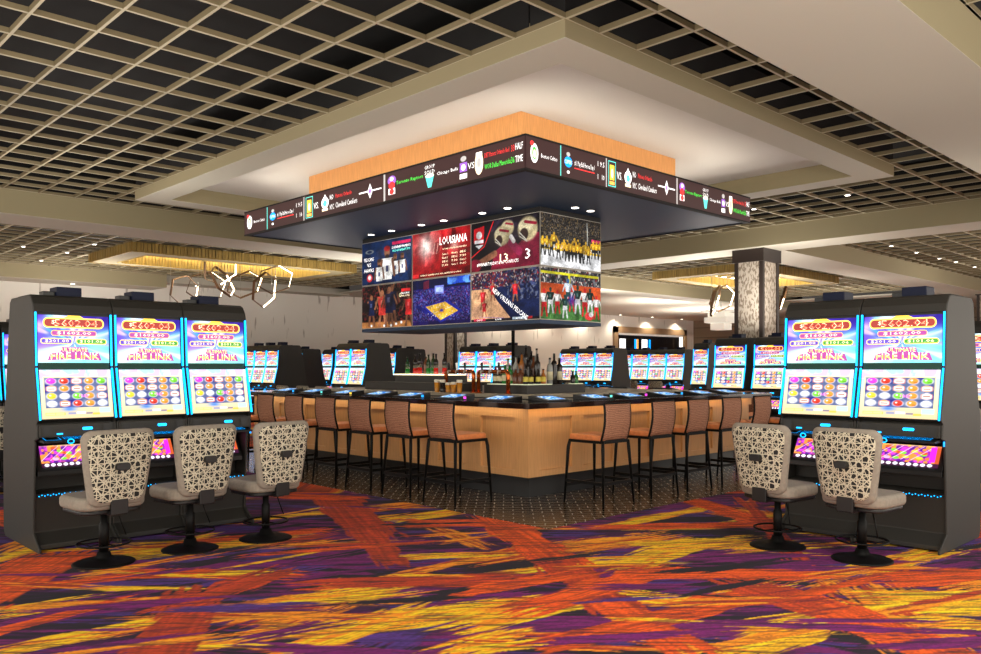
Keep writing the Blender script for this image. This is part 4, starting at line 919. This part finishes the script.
dup(ch,(2.942,6.61,0),.10,'middle of the three lattice backed chairs at the left bank')
dup(ch,(3.60,6.56,0),.08,'rightmost of the three lattice backed chairs at the left bank')
dup(ch,(6.53,3.30,0),-PI/2-.12,'left one of the two lattice backed chairs at the right bank')
dup(ch,(6.54,2.61,0),-PI/2-.10,'right one of the two lattice backed chairs at the right bank')
gd='slot chairs at the distant banks'
for x,y,rz,l in [(11.0,18.75,-PI/2,'grey chair back showing over the counter left of the distant pair, left one'),(11.1,17.95,-PI/2,'grey chair back showing over the counter left of the distant pair, middle one'),(11.2,17.25,-PI/2,'grey chair back showing over the counter before the distant pair, right one'),
                 (23.2,18.0,-PI/2,'leftmost grey chair back before the machines under the framed opening'),(23.2,16.9,-PI/2,'middle grey chair back before the machines under the framed opening'),(23.2,15.9,-PI/2,'right grey chair back before the machines under the framed opening'),
                 (2.6,11.35,0,'grey chair at the left edge of the photo, behind the near bank'),(11.0,3.2,-PI/2,'grey chair at the right edge of the photo, behind the near bank'),(20.0,16.8,-PI/2,'grey chair back before the distant three right of the bottles')]:
    dup(ch,(x,y,0),rz,l,gd)

# ------------------------------------------------------------------ bar stool (faces +Y)
def make_stool(label,loc,rz,group):
    t=thing('bar_stool',label,'bar stool',loc,rz,group)
    mb=MB(); mb.prism(rr(-.225,.225,-.235,.235,.04),.70,.765,'seat_leather','z'); mb.build('seat',t,.018,seg=3)
    mb=MB()
    for a,b in (((-.22,-.235),(.22,-.235)),((-.22,.225),(.22,.225)),((-.22,-.235),(-.22,.225)),((.22,-.235),(.22,.225))): mb.bar((a[0],a[1],.69),(b[0],b[1],.69),.026,.03,'black_metal')
    mb.build('seat_frame',t)
    for sx in (-1,1):
        mb=MB(); mb.tube([(sx*.222,-.24,.70),(sx*.228,-.245,.62),(sx*.27,-.285,0)],[.017,.019,.012],'black_metal',8); mb.build('leg',t)
        mb=MB(); mb.tube([(sx*.215,.225,.70),(sx*.228,.238,.62),(sx*.262,.265,0)],[.017,.019,.012],'black_metal',8); mb.build('leg',t)
    A=lambda sx,sy,z: (sx*(.228+(.268-.228)*(.62-z)/.62),(-.245-.04*(.62-z)/.62) if sy<0 else (.238+.027*(.62-z)/.62),z)
    for p,q in ((A(-1,-1,.25),A(1,-1,.25)),(A(-1,1,.20),A(1,1,.20)),(A(-1,-1,.25),A(-1,1,.25)),(A(1,-1,.25),A(1,1,.25))):
        mb=MB(); mb.bar(p,q,.02,.032,'black_metal'); mb.build('stretcher',t)
    # curved back
    def yc(x,z): return -.235-.10*(z-.70)-.03*math.sin((z-.7)/.41*PI)*1.0+.35*x*x
    n,mz=10,8; mb=MB(); vs=[]
    for th in (-.008,.012):
        for j in range(mz+1):
            z=.715+.385*j/mz
            for i in range(n+1): x=-.215+.43*i/n; vs.append((x,yc(x,z)+th,z))
    K=(n+1)*(mz+1); fs=[]
    for j in range(mz):
        for i in range(n):
            a=j*(n+1)+i; fs.append((a,a+1,a+n+2,a+n+1)); fs.append((K+a,K+a+n+1,K+a+n+2,K+a+1))
    for j in range(mz):
        a=j*(n+1); fs.append((a,a+n+1,K+a+n+1,K+a)); a+=n; fs.append((a,K+a,K+a+n+1,a+n+1))
    for i in range(n): fs.append((i,K+i,K+i+1,i+1)); a=mz*(n+1)+i; fs.append((a,a+1,K+a+1,K+a))
    mb.add(vs,fs,'weave',True); mb.build('backrest',t)
    mb=MB()
    for sx in (-1,1): mb.tube([(sx*.224,yc(.224,.69+.42*i/7),.69+.42*i/7) for i in range(8)],.013,'black_metal',6)
    mb.tube([(-.224+.448*i/8,yc(-.224+.448*i/8,1.108),1.108) for i in range(9)],.011,'black_metal',6)
    mb.tube([(-.224+.448*i/8,yc(-.224+.448*i/8,.705),.705) for i in range(9)],.011,'black_metal',6)
    mb.build('back_frame',t)
    return t
ORD=['nearest the bar corner','second from the bar corner','third from the bar corner','fourth from the bar corner','fifth from the bar corner','sixth from the bar corner','seventh from the corner, behind the slot machines']
gs='bar stools along the left side of the bar'
LY=[6.90,7.67,8.43,9.19,9.97,10.75,11.5]
st=make_stool('brown woven bar stool on the left side of the bar, '+ORD[0],(6.16,LY[0],0),-PI/2,gs)
index_kids()
for i in range(1,7): dup(st,(6.16,LY[i],0),-PI/2,'brown woven bar stool on the left side, '+ORD[i])
gr='bar stools along the right side of the bar'
for i,x in enumerate([7.2,8.07,8.81,9.6,10.4,11.2]): dup(st,(x,5.74,0),0,'brown woven bar stool on the right side, '+ORD[i].replace(', half hidden by the slot machines',''),gr)
gf='bar stools on the far side of the bar'
for i,y in enumerate([6.9,7.75,8.6,9.45]): dup(st,(12.28,y,0),PI/2,'bar stool on the far side of the bar, %s behind the right counter'%['nearest','second','third','fourth'][i],gf)

# ------------------------------------------------------------------ bar
BX0,BX1,BY0,BY1=6.45,11.85,6.08,12.75
t=thing('bar_counter','four sided bar with pale wood panels and dark granite top','bar',(BX0,BY0,0))
O=Vector((-BX0,-BY0,0))
def ringbox(mb,x0,x1,y0,y1,w,z0,z1,m):
    for a,b,c,d in ((x0,x1,y0,y0+w),(x0,x1,y1-w,y1),(x0,x0+w,y0+w,y1-w),(x1-w,x1,y0+w,y1-w)): mb.box(a,b,c,d,z0,z1,m)
mb=MB(); ringbox(mb,BX0,BX1,BY0,BY1,.72,1.045,1.105,'granite'); off(mb).build('countertop',t)
mb=MB(); q=.22; ringbox(mb,BX0+q+.03,BX1-q-.03,BY0+q+.03,BY1-q-.03,.3,.265,1.045,'wood')
# rails and stiles proud of the recessed panels
def panels(mb,side):
    if side=='x': a0,a1,f=BY0+q,BY1-q,BX0+q
    else: a0,a1,f=BX0+q,BX1-q,BY0+q
    def bx(u0,u1,z0,z1):
        if side=='x': mb.box(f,f+.031,u0,u1,z0,z1,'wood')
        else: mb.box(u0,u1,f,f+.031,z0,z1,'wood')
    if side=='x': a0+=.031
    bx(a0,a1,.265,.335); bx(a0,a1,.93,1.045)
    st0=a0; pw=.56; sw=.215
    u=a0; bx(u,u+.185,.335,.93); u+=.185
    while u<a1-.2: 
        u2=min(u+pw,a1-.1); bx(u2,min(u2+sw,a1),.335,.93); u=u2+sw
panels(mb,'x'); panels(mb,'y'); off(mb).build('panelled_front',t)
mb=MB(); ringbox(mb,6.88,BX1-.43,6.49,BY1-.43,.2,0,.265,'plinth'); off(mb).build('plinth',t)
mb=MB(); mb.box(BX0+.05,BX1-.3,BY0+.14,BY0+.17,1.0415,1.045,'warm_led'); off(mb).build('under_counter_light',t)
mb=MB(); mb.box(BX0+.14,BX0+.17,BY0+.3,BY1-.3,1.0415,1.045,'gold_led'); off(mb).build('under_counter_light',t)

# gaming tablets on the counter
c=Canvas(40,30,1.4); c.fill((60,150,220)); c.speckle(0,1,0,1,[(150,220,250),(30,90,190),(230,245,255)],9,.55,61); c.rect(.0,1,.9,1,(30,60,140)); TABC=c
def make_tablet(label,loc,rz,group):
    t=thing('bartop_screen',label,'game screen',loc,rz,group)
    mb=MB(); mb.prism([(-.16,0),(-.16,.012),(.17,.06),(.17,0)],-.20,.20,'black_plastic'); mb.build('housing',t,.004)
    fr=(Vector((-.14,-.11,.0235)),Vector((1,0,0)),Vector((0,.33,.048)).normalized(),Vector((0,-.144,.99)))
    TABC.mesh('screen',fr,.28,.22,'tablet_screen',None,t)
    return t
gt='tilted game screens set on the bar top'
tb=make_tablet('blue game screen on the left counter, nearest the corner',(6.80,LY[0]-.02,1.105),-PI/2,gt)
index_kids()
TO=['nearest the corner','second from the corner','third from the corner','fourth from the corner','fifth from the corner','sixth from the corner','last, beside the slot machines']
for i in range(1,7): dup(tb,(6.80,[6.9,7.7,8.55,9.25,10.05,10.9,11.7][i],1.105),-PI/2,'blue game screen on the left counter, '+TO[i])
for i,x in enumerate([7.17,7.97,8.68,9.50,10.38,11.1]): dup(tb,(x,6.42,1.105),0,'blue game screen on the right counter, '+TO[i])
for i,y in enumerate([7.7,8.6,9.5,10.4]): dup(tb,(11.48,y,1.105),PI/2,'dark back of a game screen on the far counter, %s'%['nearest','second','third','farthest'][i],'game screens on the far counter')
# small ticket readers with coloured lights on the granite
for i,(y,c) in enumerate([(7.35,'txt_magenta'),(8.15,'blue_dim'),(9.75,'txt_yellow'),(10.5,'txt_teal'),(11.3,'blue_dim')]):
    mb=MB(); mb.box(-.05,.05,-.03,.03,0,.05,'black_plastic'); mb.box(-.054,-.05,-.022,.022,.012,.04,c); o=mb.build('payment_reader',None,loc=(6.72,y,1.105)); tag(o,'small card reader with %s light on the left counter'%['a pink','a blue','a yellow','a teal','a pale blue'][i],'card reader','card readers on the bar top')
for i,(x,c) in enumerate([(8.35,'txt_teal'),(9.1,'txt_magenta'),(9.95,'blue_dim')]):
    mb=MB(); mb.box(-.03,.03,-.05,.05,0,.05,'black_plastic'); mb.box(-.022,.022,-.054,-.05,.012,.04,c); o=mb.build('payment_reader',None,loc=(x,6.5,1.105)); tag(o,'small card reader with %s light on the right counter'%['a teal','a pink','a blue'][i],'card reader','card readers on the bar top')

# back bar island
t=thing('back_bar','pale service counter island inside the bar carrying dark bottle tiers','back bar',(7.35,6.95,0)); O=Vector((-7.35,-6.95,0))
mb=MB(); mb.box(7.42,10.84,7.02,11.94,0,1.11,'cabinet_dark'); off(mb).build('cabinet_base',t)
mb=MB(); mb.box(7.35,10.9,6.95,12.0,1.11,1.15,'worktop'); off(mb).build('worktop',t)
t=thing('bottle_tier','dark stepped bottle tier left of the copper taps','bottle shelf',(7.7,8.66,1.15)); O=Vector((-7.7,-8.66,-1.15))
mb=MB(); mb.box(7.7,8.2,8.66,10.85,1.15,1.27,'cabinet_dark'); mb.box(7.95,8.35,9.15,10.4,1.27,1.375,'cabinet_dark'); off(mb).build('steps',t)
mb=MB(); mb.box(7.93,8.37,9.2,10.42,1.376,1.392,'shelf_light'); off(mb).build('lit_shelf',t)
t=thing('bottle_tier','dark bottle tier at the island corner right of the copper taps','bottle shelf',(7.7,7.3,1.15)); O=Vector((-7.7,-7.3,-1.15))
mb=MB(); mb.box(7.7,8.2,7.3,8.1,1.15,1.265,'cabinet_dark'); mb.box(8.201,8.87,7.3,7.8,1.15,1.265,'cabinet_dark'); off(mb).build('steps',t)
mb=MB(); mb.box(7.71,7.85,7.31,8.05,1.266,1.276,'shelf_dim'); mb.box(7.855,8.2,7.31,7.44,1.266,1.276,'shelf_dim'); mb.box(8.68,8.85,7.32,7.44,1.266,1.276,'shelf_dim'); off(mb).build('lit_shelf',t)

def bottle(kind,glass,h,loc,label,group,lab=None,cap='black_plastic'):
    t=thing('bottle',label,'bottle',loc,0,group)
    r={'wine':.037,'liquor':.042,'short':.034}[kind]
    if kind=='wine': pr=[(r*.9,0),(r,.01),(r,h*.58),(r*.8,h*.68),(.014,h*.77),(.013,h*.95)]
    elif kind=='liquor': pr=[(r*.95,0),(r,.008),(r,h*.66),(r*.85,h*.72),(.016,h*.78),(.015,h*.93)]
    else: pr=[(r*.95,0),(r,.008),(r,h*.5),(r*.6,h*.66),(.013,h*.75),(.013,h*.95)]
    mb=MB()
    if kind=='wine' and glass in ('glass_red','glass_green'): mb.lathe(pr[:2]+[(r,h*.30)],glass,n=12); mb.lathe([(r,h*.30)]+pr[2:],'glass_dark' if glass=='glass_red' else 'glass_bottle',n=12)  # shelf glow put into the colour: emissive glass below, dark glass above
    else: mb.lathe(pr,glass,n=12)
    mb.build('glass_body',t)
    mb=MB(); mb.lathe([(.016,h*.93),(.017,h*.935),(.016,h)],cap,n=10); mb.build('cap',t)
    if lab: mb=MB(); mb.lathe([(r+.0008,h*.16),(r+.0008,h*.48)],lab,n=12); mb.build('paper_label',t)
NTH=['first','second','third','fourth','fifth','sixth','seventh','eighth','ninth','tenth']
gb1='bottles on the lit shelf left of the taps'
for i,(dy,g,h) in enumerate([(10.30,'glass_green',.27),(10.14,'glass_red',.31),(9.99,'glass_red',.34),(9.88,'glass_brown',.27),(9.78,'glass_green',.30),(9.70,'glass_green',.32),(9.60,'glass_red',.31),(9.44,'glass_red',.32)]):
    bottle('wine',g,h,(8.12+.03*(i%2),dy,1.392),'%s from the left of eight backlit bottles, %s'%(NTH[i],{'glass_green':'green','glass_red':'dark with red glow','glass_brown':'brown'}[g]),gb1,None)
gb2='bottles in front of the right tier'
for i,(y,g,h,lab,cap) in enumerate([(7.98,'glass_dark',.22,'label_cream','bottle_cap'),(7.89,'glass_dark',.22,'label_cream','bottle_cap'),(7.80,'glass_green',.25,'label_cream','black_plastic'),(7.71,'glass_green',.25,'label_cream','black_plastic'),(7.60,'glass_brown',.2,None,'black_plastic'),(7.51,'glass_brown',.2,None,'black_plastic')]):
    bottle('liquor',g,h,(7.80,y,1.276),'%s from the left in the front bottle row right of the taps'%NTH[i],gb2,lab,cap)
for i,(x,g,h,lab) in enumerate([(7.76,'glass_dark',.20,'label_yellow'),(7.86,'glass_dark',.2,'label_yellow'),(8.0,'glass_dark',.2,'label_yellow'),(8.1,'glass_amber',.2,'label_yellow'),(8.77,'glass_green',.17,None),(8.70,'glass_dark',.17,None)]):
    bottle('short' if i<4 else 'short',g,h,(x,7.38,1.276),['stout dark bottle with yellow label at the tier corner, left','stout dark bottle with yellow label at the tier corner, right','squat bottle with yellow label right of the corner pair','amber bottle with yellow label right of the corner','small bright green bottle at the right end of the tier','small dark bottle beside the green one at the tier end'][i],gb2,lab)
r_=MB(); r_.box(0,.42,0,.46,0,.23,'cabinet_dark'); r_=r_.build('bottle_riser',None,.004,loc=(8.215,7.815,1.15)); tag(r_,'plain dark box behind the right bottle tier carrying bottles','bottle riser')
gb3='tall bottles standing behind the front row'
for i,(x,y,g,h) in enumerate([(8.08,7.47,'glass_dark',.40),(8.19+.14,7.47,'glass_clear',.36),(8.45,7.5,'glass_dark',.42),(8.56,7.5,'glass_dark',.36),(8.12,7.90,'glass_amber',.36)]): bottle('liquor',g,h,(x,y,1.277 if i in(0,4) else 1.266),['tall dark square bottle just right of the tier corner','clear tall bottle right of the corner cluster','tallest dark bottle right of the corner','dark bottle at the right of the tall cluster','amber bottle in the middle of the tall cluster'][i],gb3,'label_cream' if i%2 else None)
gl=['glass_clear','glass_clear','glass_amber','glass_dark','glass_brown','glass_dark','glass_dark','glass_clear','glass_dark','glass_dark']
for i in range(8):
    if i<3: p=(8.03+.02*(i%2),7.97-.13*i,1.277)
    else: p=(8.03+.115*(i-3),7.60,1.277) if i<5 else (8.28+.11*(i-5),7.87,1.381)
    bottle('wine' if i%3 else 'liquor',gl[i],.34+.04*((i*7)%3),p,'%s from the left of the tall bottles behind the front row'%NTH[i],gb3,None,'black_plastic')
for i,(x,y) in enumerate([(8.28,8.1),(8.40,8.12),(8.52,8.1)]): bottle('liquor',['glass_dark','glass_dark','glass_brown'][i],.27,(x,y,1.381),['rearmost dark bottle on the raised box, left','rearmost dark bottle on the raised box, middle','brown bottle at the back of the raised box'][i],gb3)
# copper beer taps
def tap(loc,rz,ln,label):
    t=thing('beer_tap_tower',label,'beer tap',loc,rz,'copper beer tap towers')
    pts=[(0,0,0),(0,0,.24)]+[(0,.05-.05*math.cos(a),.24+.05*math.sin(a)) for a in (PI/8,PI/4,3*PI/8,PI/2)]+[(0,ln-.05,.29)]
    pts+=[(0,ln-.05+.05*math.sin(a),.24+.05*math.cos(a)) for a in (PI/8,PI/4,3*PI/8,PI/2)]+[(0,ln,0)]
    mb=MB(); mb.tube(pts,.028,'copper',12); mb.lathe([(.045,0),(.045,.012)],'copper',n=14); mb.lathe([(.045,0),(.045,.012)],'copper',(0,ln,0),n=14); mb.build('copper_pipe',t)
    for k in range(3):
        y=.12+(ln-.24)*k/2
        mb=MB(); mb.tube([(0,y,.29),(-.07,y,.30)],.012,'steel',8); mb.tube([(-.07,y,.31),(-.075,y,.25)],.009,'steel',8); f=mb.build('faucet',t)
        mb=MB(); mb.tube([(-.05,y,.31),(-.055,y,.40),(-.056,y,.41)],[.010,.017,.012],'black_plastic' if k!=1 else 'panel_white',8); mb.build('tap_handle',f)
tap((7.62,8.22,1.15),0,.57,'left copper pipe beer tap between the two bottle tiers')
tap((7.58,7.52,1.15),0,.56,'right copper pipe beer tap before the liquor bottles')
for i,y in enumerate([8.80,8.68,8.56,8.45,8.33]):
    t=thing('beer_glass','%s from the left of five full beer glasses below the copper tap'%NTH[i],'glass',(7.46,y,1.15),0,'full beer glasses at the taps')
    h=(.17,.17,.13,.14,.17)[i]
    mb=MB(); mb.lathe([(.032,0),(.033,.01),(.040,h*.8)],'beer' if i not in(1,) else 'glass_dark',n=12); mb.build('beer',t)
    mb=MB(); mb.lathe([(.040,h*.8),(.042,h),(.034,h+.006)],'foam',n=12); mb.build('foam',t)

# dark framed wall sign behind the far machines
mb=MB(); mb.box(-.02,.02,-1.3,1.3,0,.7,'cabinet_dark'); mb.box(-.026,-.02,-1.2,-.1,.5,.62,'txt_orange'); mb.box(-.026,-.02,.2,1.1,.48,.62,'txt_orange')
p=wp(718,350,21.5); o=mb.build('display_sign',None,loc=(p[0],p[1],1.93)); 
bpy.data.objects.remove(o)

# ------------------------------------------------------------------ light
w=bpy.data.worlds.new('world'); SC.world=w; w.use_nodes=True; bg=w.node_tree.nodes['Background']
nt=w.node_tree
tc=nt.nodes.new('ShaderNodeTexCoord'); sx=nt.nodes.new('ShaderNodeSeparateXYZ'); mr=nt.nodes.new('ShaderNodeMapRange')
nt.links.new(tc.outputs['Generated'],sx.inputs[0]); nt.links.new(sx.outputs['Z'],mr.inputs['Value'])
mr.inputs['From Min'].default_value=-.25; mr.inputs['From Max'].default_value=.25; mr.inputs['To Min'].default_value=3.4; mr.inputs['To Max'].default_value=2.2
nt.links.new(mr.outputs[0],bg.inputs[1]); bg.inputs[0].default_value=(1,.93,.82,1)

# added unseen area lamps facing up, only to brighten the ceiling
for x,y,e in [(2.9,7.9,30),(7.9,3.0,3),(12.2,19.5,90),(12.5,16.0,60),(17,16.8,90),(21.5,16.5,90),(25.0,15.0,90),(30,20,160),(36,22,160),(15.9,8.2,50),(18,10.8,60),(20,5,25),(26,6,60),(4,12.6,60),(2,20,110),(8,24,110),(24,12,80),(31,13,100),(12.4,3.4,15)]:
    l=bpy.data.lights.new('added_ceiling_fill','AREA'); l.energy=e*(1.6 if x+y>22 else 1); l.color=(1,.93,.84); l.size=.7; l.spread=PI
    q=bpy.data.objects.new('added_ceiling_fill',l); COL.objects.link(q); q.location=(x,y,2.25); q.rotation_euler=(PI,0,0)

# added unseen fill spots over and behind the viewpoint, brightening the open carpet
for k,(sx_,dd) in enumerate([(-5.2,2.2),(-1.8,2.6),(1.8,2.6),(5.2,2.2),(0,5.2)]):
    if k==4: continue
    x,y=sx_*S_+dd*C_,-sx_*C_+dd*S_
    l=bpy.data.lights.new('added_carpet_fill','SPOT'); l.energy=380; l.color=(1,.93,.82); l.spot_size=2.3; l.spot_blend=1; l.shadow_soft_size=.12
    q=bpy.data.objects.new('added_carpet_fill',l); COL.objects.link(q); q.location=(x,y,4.4); q.rotation_euler=Vector((C_*.45,S_*.45,-1)).to_track_quat('-Z','Y').to_euler()
